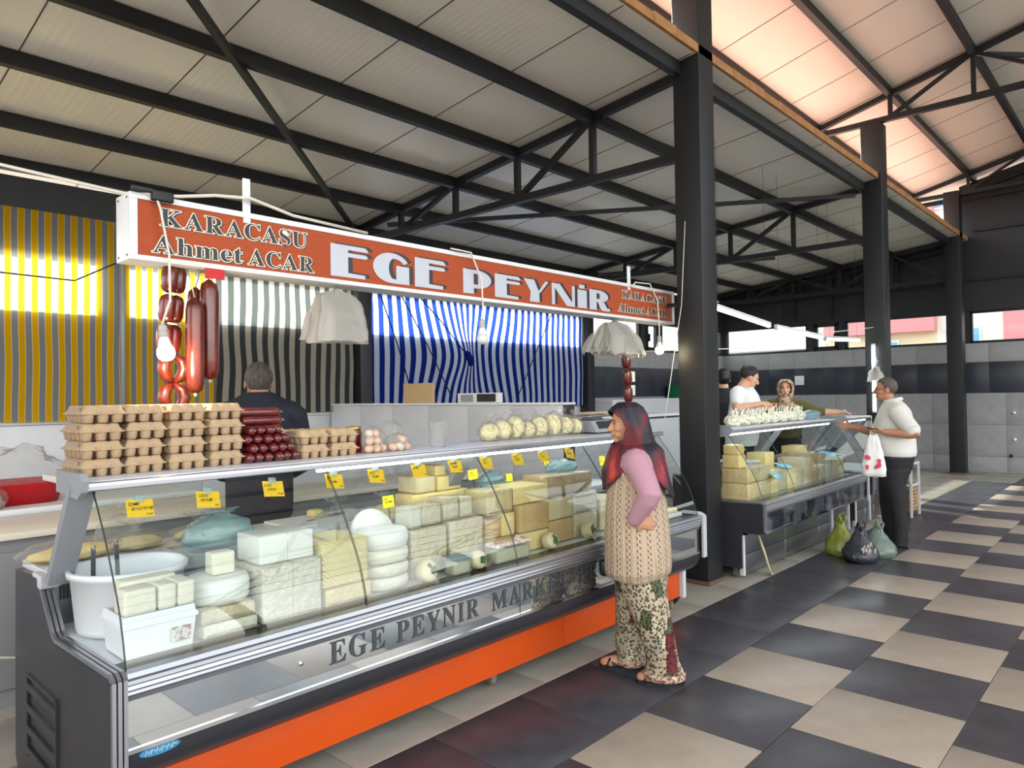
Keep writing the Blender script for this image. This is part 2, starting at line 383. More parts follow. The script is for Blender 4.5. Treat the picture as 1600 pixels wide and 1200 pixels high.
for y, z in ((2.14, 1.11), (2.14, .62), (2.2, .32)):
    M = Matrix.Translation((15.77, y, z)) @ Matrix.Rotation(-pi/2, 4, 'Y'); obj('pipe_stub', MB().lathe([(.03, -.02), (.03, .004), (.018, .006), (.018, .03)], n=12, M=M), mBlack if z < .4 else mWhite, wall_right)

# ---------------------------------------------------------------- columns
for k, (x0, x1, y0, y1, zt) in enumerate(((.25, .50, 2.80, 3.05, 5.12), (5.33, 5.58, 2.80, 3.04, 5.12), (10.20, 10.46, 2.76, 3.01, 5.12), (15.10, 15.36, 2.80, 3.05, 5.2))):
    c = struct('column', MB().box(x0, x1, y0, y1, .02, zt, .006), mBlack, label=('black steel column at the near end of the stall', 'thick black steel column between the two cheese counters', 'black steel column carrying an upright lit tube', 'black steel column against the grey tiled wall')[k])
    obj('base_plate', MB().box(x0-.02, x1+.02, y0-.02, y1+.02, 0, .03, .004), mat('rusty_base', '#5a4438', .8, bump=(60, .4)), c)
for x in (.25, 5.33, 10.2, 15.1):
    c = struct('column', MB().box(x, x+.25, -6.2, -5.95, 0, 5.12, .006), mBlack, label='black steel column on the far side of the hall')
for k, (x0, x1) in enumerate(((5.34, 5.52), (10.16, 10.35))):
    struct('column', MB().box(x0, x1, 7.58, 7.76, 0, 3.7, .004), mBlack, label=('slim black back post between grey and blue curtains', 'slim black back post right of the blue curtains')[k])

# ---------------------------------------------------------------- roofs: panels, purlins, trusses
ceil = tag(bpy.data.objects.new('ceiling', None), kind='structure'); COL.objects.link(ceil)
zr = lambda y: 4.345-.112*(y-3.04)
def panel(x0, x1, ya, yb, zf, th, mats):
    m = MB(); g = .0
    vs = [(x, y, zf(y)+d) for d in (0, th) for y in (ya, yb) for x in (x0+g, x1-g)]
    m.add(vs, [(0, 2, 3, 1), (0, 1, 5, 4), (2, 6, 7, 3), (0, 4, 6, 2), (1, 3, 7, 5)], False, 0); m.add(vs, [(4, 5, 7, 6)], False, 1)
    return m
p0 = obj('roof_panel', panel(0, 1, 2.83, 8.25, zr, .06, 0), [mPanel, mRed], ceil)
p0.location = (-2.7, 0, 0)
for i in range(1, 19): inst(p0, 'roof_panel', ceil, (-2.7+i, 0, 0))
def joint(ya, yb, zf, name):
    m = MB(); m.add([(x, y, zf(y)-d) for d in (.0008, .004) for y in (ya, yb) for x in (-.004, .004)], [(0, 2, 3, 1), (4, 5, 7, 6), (0, 1, 5, 4), (2, 6, 7, 3), (0, 4, 6, 2), (1, 3, 7, 5)]); return obj(name, m, mat('dark_joint', '#4b4742', .8), ceil)
j0 = joint(2.84, 8.2, zr, 'panel_joint'); j0.location = (-1.7, 0, 0)
for i in range(1, 18): inst(j0, 'panel_joint', ceil, (-1.7+i, 0, 0))
m = MB()
for i in range(int(18.6/.33)):
    x = -2.6+i*.33; m.box(x, x+.322, 2.80, 2.84, zr(2.83)+.0, zr(2.83)+.075+random.uniform(-.006, .012))
obj('edge_flashing', m, mEdge, ceil)
zu = lambda y: 5.30+.25*(3.65-y) if y > -1.5 else 5.30+.25*(3.65+1.5)-.25*(-1.5-y)
p1 = obj('upper_roof_panel', panel(0, 1, -1.5, 3.72, zu, .06, 0), [mPanel, mRed], ceil); p1.location = (-2.7, 0, 0)
mSky = sheer('added_clear_sheet', '#f2f5f5', .02, .1)
p2 = obj('added_rooflight_panel', panel(0, 1, -6.7, -1.5, zu, .01, 0), [mSky, mSky], ceil); p2.location = (-2.7, 0, 0)  # unseen clear roof slope, added to let more sky light into the hall
j1 = joint(-1.5, 3.7, zu, 'upper_panel_joint'); j1.location = (-1.7, 0, 0)
for i in range(1, 18): inst(j1, 'upper_panel_joint', ceil, (-1.7+i, 0, 0))
for i in range(1, 19): inst(p1, 'upper_roof_panel', ceil, (-2.7+i, 0, 0)); inst(p2, 'added_rooflight_panel', ceil, (-2.7+i, 0, 0))
for y in (3.0, 3.97, 4.935, 5.88, 6.86, 7.75):
    obj('purlin', MB().box(-2.7, 15.8, y-.035, y+.035, zr(y)-.115, zr(y)-.004), mBlack, ceil)
for y in (3.6, 2.66, 1.72, .78, -.16, -1.4, -2.4, -3.4, -4.4, -5.4, -6.5):
    obj('upper_purlin', MB().box(-2.7, 15.8, y-.035, y+.035, zu(y)-.105, zu(y)-.004), mBlack, ceil)
obj('eave_gutter', MB().box(-2.7, 15.8, 3.70, 3.78, zu(3.7)-.06, zu(3.7)+.02), mat('galvanised', '#8d9098', .4, .6), ceil)
def truss(x):
    t = bpy.data.objects.new('truss', None); COL.objects.link(t); t.parent = ceil; t.location = (x, 5.4, 3.6)
    zc = lambda y: 4.285-.112*(y-3.04)
    obj('top_chord', MB().bar((x, 3.02, zc(3.02)), (x, 7.75, zc(7.75)), .07, .075), mBlack, t)
    obj('bottom_chord', MB().bar((x, 3.02, 3.594), (x, 7.75, 3.594), .07, .07), mBlack, t)
    ys = (3.97, 4.935, 5.88, 6.86)
    for y in ys: obj('vertical_post', MB().bar((x, y, 3.594), (x, y, zc(y)), .055), mBlack, t)
    for a, za, b, zb in ((3.97, zc(3.97), 3.04, 3.62), (3.97, zc(3.97), 4.935, 3.6), (5.88, zc(5.88), 4.935, 3.6), (5.88, zc(5.88), 6.86, 3.6)):
        obj('diagonal', MB().bar((x, a, za), (x, b, zb), .05), mBlack, t)
for x in (.4, 5.45, 10.3, 15.2): truss(x)
def utruss(x):
    t = bpy.data.objects.new('upper_truss', None); COL.objects.link(t); t.parent = ceil; t.location = (x, -1.5, 5.16)
    zc = lambda y: zu(y)-.07
    obj('top_chord', MB().bar((x, 3.65, zc(3.65)), (x, -1.5, zc(-1.5)), .07), mBlack, t); obj('top_chord', MB().bar((x, -1.5, zc(-1.5)), (x, -6.6, zc(-6.6)), .07), mBlack, t)
    obj('bottom_chord', MB().bar((x, 3.72, 5.16), (x, -6.6, 5.16), .07), mBlack, t)
    ys = [2.66, 1.72, .78, -.16, -1.5, -2.7, -3.9, -5.1]
    for y in ys: obj('vertical_post', MB().bar((x, y, 5.16), (x, y, zc(y)), .05), mBlack, t)
    for a, b in ((1.72, 2.66), (1.72, .78), (-.16, .78), (-.16, -1.5), (-2.7, -1.5), (-2.7, -3.9), (-5.1, -3.9)): obj('diagonal', MB().bar((x, a, zc(a)), (x, b, 5.18), .045), mBlack, t)
for x in (.4, 5.45, 10.3, 15.2): utruss(x)
# wind braces in the roof plane
for a, b in (((.5, 3.1), (5.4, 7.7)), ((5.5, 7.2), (10.2, 3.1)), ((10.4, 7.5), (12.6, 5.2))):
    obj('wind_brace', MB().bar((a[0], a[1], zr(a[1])-.14), (b[0], b[1], zr(b[1])-.14), .05), mBlack, ceil)
obj('upper_wind_brace', MB().bar((10.4, 1.6, zu(1.6)-.13), (15.1, -1, zu(-1)-.13), .05), mBlack, ceil)

# ---------------------------------------------------------------- buildings outside
mFac = mat('cream_render', '#e4ded8', .9); mFacR = mat('rose_render', '#d2858b', .9); mFacG = mat('pale_green_render', '#d3dcd4', .9); mBlue = mat('blue_window_glass', '#6fa9cc', .15); mFacY = mat('ochre_render', '#e0cdb2', .9)
bl = thing('apartment_building', 'cream and rose apartment block seen through the high windows', 'building', (26, 4, 0))
obj('facade', MB().box(26, 34, -8, 5.5, 0, 11), mFac, bl); obj('green_wing', MB().box(26.6, 34, 8.9, 16, 0, 9), mFacG, bl)
obj('rose_block', MB().box(25.6, 34, 5.5, 8.9, 3.42, 11), mFacR, bl); obj('ochre_storey', MB().box(26, 34, 5.5, 8.9, 0, 3.42), mFacY, bl)
obj('rose_panel', MB().box(25.7, 26.1, 1.2, 3.7, 2.9, 11), mFacR, bl)
for (y0, y1, z0, z1) in ((9.3, 10.7, 2.4, 3.05), (11.6, 12.9, 2.4, 3.0), (6.6, 7.4, 2.75, 3.2), (4.3, 5.3, 2.9, 3.5), (2.2, 3.0, 3.1, 4.1), (4.6, 5.6, 7.3, 8.2), (1.2, 2.4, 6.5, 7.6), (10, 11.5, 5, 6)):
    xx = 25.68 if 1.2 < y0 < 3.7 and z0 < 5 else (26.6 if y0 > 8.9 else 26)
    w = obj('building_window', MB().box(xx-.06, xx, y0, y1, z0, z1), mWhite, bl); n = 2 if y1-y0 < 1.05 else 3
    for i in range(n):
        a = y0+.06+(y1-y0-.06)*i/n; obj('pane', MB().box(xx-.08, xx-.05, a, a+(y1-y0-.06)/n-.06, z0+.07, z1-.07), mBlue, w)
rl = MB()
for i in range(14): rl.bar((26.3, 9.2+i*.45, 3.25), (26.3, 9.2+i*.45, 3.75), .03)
rl.bar((26.3, 9, 3.75), (26.3, 15.5, 3.75), .04); rl.bar((26.3, 9, 3.5), (26.3, 15.5, 3.5), .03); obj('balcony_rail', rl, mWhite, bl); obj('balcony_slab', MB().box(26.1, 26.7, 9, 15.5, 3.1, 3.22), mWhite, bl)
b2 = thing('apartment_building', 'pale low building seen through the windows behind the curtains', 'building', (20, 34, 0))
obj('facade', MB().box(8, 40, 30, 36, 0, 5.2), mFac, b2)
for i in range(9):
    w = obj('building_window', MB().box(10+i*3, 11.4+i*3, 29.93, 30, 2.4, 3.8), mWhite, b2); obj('pane', MB().box(10.1+i*3, 11.3+i*3, 29.9, 29.95, 2.5, 3.7), mBlue, w)
# ---------------------------------------------------------------- display counters
mAlu = mat('brushed_aluminium', '#a9abb2', .32, .85, bump=(120, .06, .002)); mSteel = mat('stainless_steel', '#8e9096', .28, .9, bump=(30, .05, .004))
mGraph = mat('graphite_side_panel', '#37363a', .38, .4, var=(6, '#414045', .4)); mChrome = mat('polished_chrome', '#c9cbd0', .12, 1.)
mOrange = mat('orange_kick_panel', '#c64a0e', .4, var=(3, '#bb440c', .3)); mSkirt = mat('dark_skirt_panel', '#45444a', .3, .45)
mMirror = mat('grey_mirror_panel', '#c6cbce', .035, .95); mGlass = sheer('display_glass', '#eef4f1', .085, .015)
mGasket = mat('dark_gasket', '#2b3431', .3); mShelf = mat('pale_shelf_top', '#c9cbd1', .3); mCap = mat('grey_plastic_cap', '#8a8d94', .45)
mDeck = mat('black_deck_strip', '#0d0e10', .25); mInner = mat('white_lacquer_inside', '#cfd6d8', .35); mRubber = mat('black_rubber', '#141414', .7)
mLed = mat('cool_led_strip', '#ffffff', .5, emit='#f1fbff', es=8.); mVent = mat('dark_vent_grille', '#22262a', .6)
mWorn = mat('worn_blue_grey_sheet', '#8e97a5', .12, .85, var=(4.5, '#3a414f', 1.1)); mCream = mat('cream_worktop', '#cfc7bb', .35); mCastW = mat('caster_wheel', '#7a5a4c', .6); mOffW = mat('off_white_panel', '#bfc1c6', .35)
mText = mat('dark_grey_lettering', '#3b4145', .4)
GP = [(2.80, 1.262), (2.755, 1.205), (2.70, 1.135), (2.655, 1.07), (2.612, 1.00), (2.573, .935), (2.540, .87), (2.512, .79), (2.497, .735), (2.492, .70)]
def caster(parent, x, y, h=.1):
    c = obj('caster', MB().box(x-.028, x+.028, y-.03, y+.03, h-.012, h, .002).box(x-.02, x-.014, y-.012, y+.03, .025, h-.01).box(x+.014, x+.02, y-.012, y+.03, .025, h-.01), mAlu, parent)
    M = Matrix.Translation((x, y+.012, .034)) @ Matrix.Rotation(pi/2, 4, 'Y'); obj('wheel', MB().lathe([(.012, -.013), (.030, -.013), (.034, -.008), (.034, .008), (.030, .013), (.012, .013)], n=16, M=M), mCastW, c)
def counter(root, x0, x1, dy, dz, joints, first):
    Yv = lambda y: y+dy
    Zv = lambda z: z+dz
    def PX(pts, a, b, m, name, parent=root, smooth=False):
        mb = MB(); mb.prism([(Yv(y), Zv(z) if z > .06 else z) for y, z in pts], lambda p, q, t: (a+t, p, q), b-a); return obj(name, mb, m, parent)
    # side panels
    for k, (a, b) in enumerate(((x0-.015, x0+.012), (x1-.012, x1+.015))):
        if first: pr = [(2.472, .42), (2.472, .672), (2.49, .69), (3.06, .672), (3.10, .69), (3.29, .872), (3.33, .885), (3.63, .865), (3.64, .08), (3.60, .03), (2.70, .03), (2.655, .09), (2.655, .30), (2.50, .40)]
        else: pr = [(2.472, .47), (2.472, .672), (2.49, .69), (3.06, .69), (3.10, .70), (3.20, .872), (3.28, .885), (3.30, .865), (3.30, .14), (2.66, .14), (2.66, .44), (2.50, .44)]
        sp = PX(pr, a, b, mGraph, 'side_panel')
        if k == 0 and first:
            obj('louver_shade_patch', MB().box(a-.002, a+.003, 3.035, 3.415, .16, .47), mDeck, sp)  # black sheet on the solid panel, painted shade for the louver openings
            for i in range(4):
                z = .43-.085*i; obj('louver_slat', MB().bar((a-.006, 3.035, z-.005), (a-.006, 3.415, z+.0), .008, .03), mGraph, sp)
            obj('louver_frame', MB().bar((a-.004, 3.03, .15), (a-.004, 3.03, .475), .012).bar((a-.004, 3.42, .15), (a-.004, 3.42, .475), .012).bar((a-.004, 3.03, .475), (a-.004, 3.42, .475), .012), mGraph, sp)
    # ribbed trims along the outer edges of the ends
    for k, xa in enumerate((x0-.018, x1-.03)):
        rib = MB(); pts = [(2.463, .41 if first else .46), (2.463, .685), (2.49, .70), (3.07, .684), (3.11, .70), (3.30, .885)] if k == 0 else [(2.452, .41), (2.452, .70), (2.49, .715), (2.62, .715)]
        for i in range(3):
            for a, b in zip(pts, pts[1:]): rib.bar((xa+.008+i*.017, Yv(a[0]), Zv(a[1])), (xa+.008+i*.017, Yv(b[0]), Zv(b[1])), .0155, .012, up=(1, 0, 0))
        obj('edge_trim', rib, mAlu if k == 0 else mOffW, root)
    if first:
        obj('corner_cap', MB().box(x0-.02, x0+.05, 3.27, 3.35, .88, .897, .004).box(x0-.02, x0+.05, 3.235, 3.285, .845, .895, .006), mOffW, root)
        obj('end_strip', MB().box(x1-.01, x1+.03, 2.62, 2.70, .09, .33, .006), mOffW, root)
    # body
    obj('back_panel', MB().box(x0+.012, x1-.012, Yv(3.60 if first else 3.27), Yv(3.63 if first else 3.30), .12, Zv(.86)), mOffW, root)
    obj('deck', MB().box(x0+.012, x1-.012, Yv(2.50), Yv(3.27), Zv(.60), Zv(.69)), mInner, root)
    obj('deck_edge', MB().box(x0+.012, x1-.012, Yv(2.497), Yv(2.605), Zv(.690), Zv(.6965)), mDeck, root)
    obj('rear_riser', MB().box(x0+.012, x1-.012, Yv(3.255), Yv(3.28), Zv(.69), Zv(.868)), mSteel, root)
    vg = MB()
    for i in range(int((x1-x0-.1)/.012)): vg.box(x0+.05+i*.012, x0+.057+i*.012, Yv(3.249), Yv(3.2545), Zv(.79), Zv(.845))
    tag(obj('vent_slots', vg, mVent, root), kind='stuff')
    obj('worktop', MB().box(x0+.012, x1-.012, Yv(3.25), Yv(3.64 if first else 3.31), Zv(.868), Zv(.90), .006), mShelf, root)
    obj('floor_pan', MB().box(x0+.012, x1-.012, Yv(2.70), Yv(3.60 if first else 3.27), .10 if first else .14, .14 if first else .18), mGraph, root)
    # front
    bp = [(2.455, .688), (2.462, .702), (2.50, .704), (2.52, .69), (2.52, .61), (2.474, .61), (2.470, .625), (2.462, .633), (2.466, .641), (2.458, .65), (2.462, .66), (2.453, .668), (2.459, .678)]
    PX(bp, x0+.03, x1-.03, mAlu, 'front_rail')
    mj = [joints[0], joints[2], joints[-1]] if first else joints
    for i, (a, b) in enumerate(zip(mj, mj[1:])):
        fp = PX([(2.478, .612), (2.478, .452), (2.485, .452), (2.485, .612)], a+.003, b-.003, mMirror if first else mWorn, 'front_panel')
        if i == 0 and first:
            M = Matrix.Translation((1.455, 2.478, .555)) @ Matrix.Rotation(pi/2, 4, 'X'); obj('lock', MB().lathe([(.009, 0), (.009, .004), (.006, .006)], n=12, M=M), mChrome, fp)
    PX([(2.470, .440), (2.470, .454), (2.486, .454), (2.486, .440)], x0+.03, x1-.03, mChrome, 'chrome_strip')
    if first:
        sk = MB(); n = 8; prs = [(2.480+.175*(1-cos(i/n*pi/2))*1.0, .440-.15*sin(i/n*pi/2)) for i in range(n+1)]
        sk.rings([[(x, y, z) for y, z in prs] for x in (x0+.01, x1-.01)], False, False, True, closed=False); obj('lower_skirt', sk, mSkirt, root)
        obj('skirt_seam', MB().box(3.30, 3.34, 2.485, 2.493, .405, .437), mChrome, root)
        for a, b in ((x0+.01, 3.277), (3.283, x1-.01)): obj('kick_panel', MB().box(a, b, 2.655, 2.672, .095, .292, .002), mOrange, root)
        for x, y in ((1.1, 2.74), (2.76, 2.74), (4.56, 2.70), (1.1, 3.5), (2.76, 3.5), (4.5, 3.5)): caster(root, x, y)
    else:
        PX([(2.49, .452), (2.49, .44), (2.70, .44), (2.70, .452)], x0+.02, x1-.02, mGraph, 'under_pan')
        y = Yv(2.665)
        for i in range(3):
            a = x0+.05+i*(x1-x0-.1)/3; obj('base_panel', MB().box(a, a+(x1-x0-.1)/3-.006, y, y+.02, .20, .36, .002), mSteel, root); obj('base_panel', MB().box(a, a+(x1-x0-.1)/3-.006, y, y+.02, .035, .195, .002), mSteel, root)
        for x in (x0+.005, x1-.03, x1-.55): obj('leg', MB().box(x, x+.028, y-.015, y+.025, .03, .37, .003), mOffW, root)
        for x in (x0+.06, x0+.95, x1-.1): caster(root, x, y+.07)
    # top shelf, posts, lamp, glass
    ts = obj('top_shelf', MB().box(x0-.01, x1+.01, Yv(2.79), Yv(3.24), Zv(1.270), Zv(1.293), .004), mShelf, root)
    obj('front_lip', MB().box(x0-.01, x1+.01, Yv(2.772), Yv(2.800), Zv(1.258), Zv(1.290), .006).box(x0, x1, Yv(2.766), Yv(2.775), Zv(1.263), Zv(1.270)), mAlu, ts)
    obj('lamp_strip', MB().box(x0+(.95 if first else .1), x1-.10, Yv(2.815), Yv(2.838), Zv(1.240), Zv(1.252), .003), mLed, ts)
    for i, x in enumerate((x0, x1-.035)+((x0+x1)/2,)):
        if i == 0: obj('end_cap', MB().prism([(2.735, 1.262), (2.72, 1.30), (2.75, 1.325), (3.02, 1.325), (3.02, 1.245), (2.78, 1.235)], lambda p, q, t: (x-.02+t, Yv(p), Zv(q)), .022), mCap, root)
        obj('post', MB().bar((x+.02, Yv(3.14), Zv(.89)), (x+.02, Yv(2.86), Zv(1.27)), .035, .085, up=(1, 0, 0)), mCap, root)
    for a, b in zip(joints, joints[1:]):
        g = MB(); g.rings([[(x, Yv(y), Zv(z)) for y, z in GP] for x in (a+.004, b-.004)], False, False, True, closed=False)
        gp = obj('curved_glass', g, mGlass, root); gp.data.shade_smooth()
        for x in (a+.003, b-.003): obj('glass_edge', MB().tube([(x, Yv(y)-.002, Zv(z)) for y, z in GP], .003 if x < x0+.1 else .0018, 6), mGasket, gp)
c1 = thing('display_counter', 'long curved-glass cheese counter with orange kick panel and mirror front', 'counter', (2.7, 3.0, 0))
counter(c1, .80, 4.62, 0, 0, [.832, 1.77, 2.705, 3.65, 4.59], True)
for s, xa, w, z in (('EGE', 1.581, .272, .512), ('PEYNİR', 1.915, .495, .512), ('MARKET', 2.50, .60, .512), ('ÜRÜN', 3.20, .36, .512)):
    lt = MB(); letters(lt, s, lambda a, b: (xa+a, 2.4755, z+b), w, .088, off=.0, gap=.13); obj('front_lettering', lt, mText, c1)
st = obj('maker_sticker', MB().prism([(.935+.065*cos(2*pi*k/28), .424+.017*sin(2*pi*k/28)) for k in range(28)], lambda a, b, t: (a, 2.4775+t, b), .008), mat('blue_sticker', '#2f7fa6', .4), c1)
lg = MB()
for i in range(6): lg.tube([(.888+i*.017, 2.4765, .415), (.893+i*.017, 2.4765, .432), (.899+i*.017, 2.4765, .417+.006*(i % 2)), (.903+i*.017, 2.4765, .428)], .0016, 5)
tag(obj('sticker_mark', lg, mShelf, st), kind='stuff')
c2 = thing('display_counter', 'second curved-glass cheese counter, steel base, beyond the column', 'counter', (7.0, 2.9, 0))
counter(c2, 5.68, 8.35, .01, -.045, [5.71, 6.40, 7.10, 7.75, 8.32], False)
c3 = thing('display_counter', 'third low glass counter partly hidden behind the man in the white shirt', 'counter', (9.1, 2.9, 0))
counter(c3, 8.55, 9.62, .01, -.045, [8.58, 9.1, 9.59], False)

# ---------------------------------------------------------------- staff side furniture
b1 = thing('staff_bench', 'cream worktop bench in the aisle behind the first counter', 'bench', (1.0, 4.75, 0))
obj('worktop', MB().box(-1.2, 4.4, 4.40, 5.06, .865, .90, .004), mCream, b1); mCab = mat('grey_cabinet', '#7d7e82', .5); obj('cabinet', MB().box(-1.2, 4.4, 4.44, 5.05, .0, .865), mCab, b1)
for i in range(7): obj('door', MB().box(-1.17+i*.8, -.40+i*.8, 4.42, 4.44, .1, .80, .004), mCab, b1)
b2_ = thing('chest_freezer', 'white chest freezer against the marble wall under the yellow curtain', 'freezer', (1.0, 5.6, 0))
obj('body', MB().box(-.8, 2.2, 5.15, 5.95, .03, .88, .02), mOffW, b2_); obj('lid', MB().box(-.81, 2.21, 5.13, 5.96, .885, .93, .012), mWhite, b2_)
rt = thing('plastic_tub', 'red plastic tub on the white chest freezer', 'tub', (1.12, 5.5, .93))
rb = MB(); rs = []
for z, s in ((.932, .88), (1.06, 1.0), (1.066, 1.03), (1.06, 1.0-.02), (.945, .86)):
    rs.append([(1.12+.33*s*(abs(cos(a))**.5)*(1 if cos(a) > 0 else -1), 5.5+.22*s*(abs(sin(a))**.5)*(1 if sin(a) > 0 else -1), z) for a in [2*pi*k/32 for k in range(32)]])
rb.rings(rs); obj('tub_shell', rb, mat('red_plastic', '#b3121f', .35), rt)
pt = thing('partition_wall', 'waist-high marble-clad partition between the two stalls', 'partition', (5.07, 5.9, 0))
for i in range(6): obj('marble_panel', MB().box(5.0, 5.02, 4.02+i*.62, 4.02+i*.62+.615, .02, 1.48, .002), mMarble, pt)
obj('core', MB().box(5.02, 5.13, 4.02, 7.74, 0, 1.48), mMarble, pt); obj('coping', MB().box(4.98, 5.15, 3.99, 7.74, 1.48, 1.50, .003), mWhite, pt); obj('end_face', MB().box(5.0, 5.14, 4.0, 4.02, .02, 1.48), mGraph, pt)
cb = tag(obj('cardboard_sheet', MB().box(5.05, 5.085, 5.86, 6.36, 1.50, 1.72, .003), mat('cardboard', '#b79c72', .8), loc=None), 'plain tan cardboard box side standing on the partition', 'cardboard')
mo = thing('weighing_display', 'white-framed till screen standing on the marble partition', 'screen', (5.07, 5.1, 1.5))
obj('case', MB().box(5.04, 5.10, 4.86, 5.45, 1.502, 1.60, .004), mWhite, mo); obj('screen', MB().box(5.034, 5.041, 4.90, 5.16, 1.512, 1.59), mVent, mo); obj('keypad', MB().box(5.034, 5.041, 5.22, 5.40, 1.512, 1.585), mCap, mo)
wf = thing('wall_fridge', 'long white fridge counter behind the second stall', 'fridge', (7.6, 5.9, 0))
obj('body', MB().box(5.6, 9.8, 5.6, 6.3, .05, 1.20, .01), mOffW, wf); obj('top', MB().box(5.58, 9.82, 5.56, 6.32, 1.225, 1.265, .006), mWhite, wf); obj('dark_trim', MB().box(5.6, 9.8, 5.59, 6.3, 1.20, 1.225), mGasket, wf); obj('plinth', MB().box(5.65, 9.75, 5.65, 6.25, 0, .05), mGasket, wf)  # white body and top with a strip of dark trim between them
gc = thing('crate', 'small green plastic crate on the marble bench, left of the thick column', 'crate', (13.3, 7.56, 1.462))
obj('box', MB().box(13.05, 13.65, 7.42, 7.70, 1.463, 1.72, .004), mat('green_plastic', '#12603a', .45), gc)
rim = MB()
for y in (7.41, 7.71): rim.bar((13.04, y, 1.72), (13.66, y, 1.72), .02)
for x in (13.04, 13.66): rim.bar((x, 7.41, 1.72), (x, 7.71, 1.72), .02)
obj('rim', rim, mat('green_plastic'), gc)
rk = thing('glass_rack', 'small white-framed glass rack behind the man in white', 'rack', (9.8, 2.7, 0))
fr = MB()
for x in (9.72, 10.08):
    for y in (2.38, 2.9): fr.bar((x, y, 0.0), (x, y, .66), .025)
for z in (.39, .65):
    for y in (2.38, 2.9): fr.bar((9.72, y, z), (10.08, y, z), .025)
    for x in (9.72, 10.08): fr.bar((x, 2.38, z), (x, 2.9, z), .025)
obj('frame', fr, mOffW, rk); obj('shelf', MB().box(9.72, 10.08, 2.38, 2.9, .385, .40), mSteel, rk); obj('glass_side', MB().box(9.712, 9.716, 2.39, 2.89, .41, .64), mGlass, rk); obj('bottom_board', MB().box(9.73, 10.07, 2.39, 2.89, .035, .05), mSteel, rk)
# ---------------------------------------------------------------- curtains
def curtain_mat(name, cols, n, line=None, aux=None):
    """vertical stripes by UV; woven sheet that lets light through"""
    m = bpy.data.materials.new(name); m.use_nodes = True; t = m.node_tree; t.nodes.clear(); N = t.nodes.new; L = t.links.new
    out = N('ShaderNodeOutputMaterial'); uv = N('ShaderNodeUVMap'); uv.uv_map = 'UVMap'; sx = N('ShaderNodeSeparateXYZ'); L(uv.outputs[0], sx.inputs[0])
    mu = N('ShaderNodeMath'); mu.operation = 'MULTIPLY'; mu.inputs[1].default_value = n; L(sx.outputs[0], mu.inputs[0])
    fr = N('ShaderNodeMath'); fr.operation = 'FRACT'; L(mu.outputs[0], fr.inputs[0])
    cr = N('ShaderNodeValToRGB'); cr.color_ramp.interpolation = 'CONSTANT'
    stops = [(0, cols[0]), (.5, cols[1])] if not line else [(0, cols[0]), (.46, line), (.5, cols[1]), (.96, line)]
    cr.color_ramp.elements[0].position = 0; cr.color_ramp.elements[0].color = lin(stops[0][1]); cr.color_ramp.elements[1].position = stops[1][0]; cr.color_ramp.elements[1].color = lin(stops[1][1])
    for p, c in stops[2:]: e = cr.color_ramp.elements.new(p); e.color = lin(c)
    L(fr.outputs[0], cr.inputs[0])
    no = N('ShaderNodeTexNoise'); no.inputs['Scale'].default_value = 260; bp = N('ShaderNodeBump'); bp.inputs['Strength'].default_value = .15; tc = N('ShaderNodeTexCoord'); L(tc.outputs['Object'], no.inputs['Vector']); L(no.outputs['Fac'], bp.inputs['Height'])
    d = N('ShaderNodeBsdfDiffuse'); tr = N('ShaderNodeBsdfTranslucent'); mx = N('ShaderNodeMixShader'); mx.inputs[0].default_value = .5
    gm = N('ShaderNodeGamma'); gm.inputs[1].default_value = .8; L(cr.outputs[0], gm.inputs[0])
    L(cr.outputs[0], d.inputs[0]); L(gm.outputs[0], tr.inputs[0]); L(bp.outputs[0], d.inputs['Normal']); L(d.outputs[0], mx.inputs[1]); L(tr.outputs[0], mx.inputs[2])
    L(mx.outputs[0], out.inputs[0]); MATS[name] = m; return m
cmY = curtain_mat('yellow_grey_stripes', ('#d9a514', '#85868c'), 1, '#d8cfae')
cmG = curtain_mat('grey_white_stripes', ('#3d4040', '#a79f92'), 1)
cmB = curtain_mat('blue_white_stripes', ('#142a7c', '#c3c9dc'), 1)
def curtain(name, label, m, x0, x1, z0, z1, period, amp, pinch=None, seed=0, slant=0.):
    n = (x1-x0)/period; nu, nv = int((x1-x0)*34), 26
    def fn(u, v):
        x = x0+(x1-x0)*u; z = z0+(z1-z0)*v+.05*(1-v)*sin(5*u+seed)*.4
        w = noise.noise(V3((x*1.3+seed, z*.7, seed)))+.5*noise.noise(V3((x*3.1, z*.9, seed+3)))
        y = YB-.085-amp*(.7+.6*w)*(1+.2*sin(x*9+seed)) ; dx = amp*1.0*noise.noise(V3((x*1.1, z*1.8, seed+7)))
        if pinch:
            px, pz = pinch; d2 = ((x-px)/1.0)**2+((z-pz)/.75)**2; k = .85*math.exp(-d2*1.6); dx += (px-x)*k*.75; z += (pz-z)*k*.18; y -= .10*math.exp(-d2*5)
        return (x+dx+slant*(1-v)*u, min(y, YB-.05), z)
    s = MB().sheet(fn, nu, nv); s.uv = {k: (a*n, b) for k, (a, b) in s.uv.items()}
    o = obj(name, s, m, loc=None, fix=False); return tag(o, label, 'curtain')
curtain('striped_curtain', 'yellow and grey striped curtain at the far left, beside the egg cartons', cmY, .2, 2.56, 1.41, 3.36, .107, .012, seed=1)
curtain('striped_curtain', 'narrower yellow and grey striped curtain behind the hanging sausages', cmY, 2.60, 3.50, 1.41, 3.34, .107, .012, seed=4)
curtain('striped_curtain', 'charcoal and beige striped curtain behind the man in navy', cmG, 3.52, 5.30, 1.42, 3.3, .138, .03, seed=8)
cb1 = curtain('striped_curtain', 'blue and white striped curtain tied up at a knot near its middle', cmB, 5.54, 10.14, 1.40, 3.25, .150, .035, pinch=(7.25, 2.19), seed=12)
kn = MB()
for i in range(3): kn.ell((7.23+.04*(i-1), 7.56, 2.19-.05*i), (.05, .05, .045+.02*i), 10, 8)
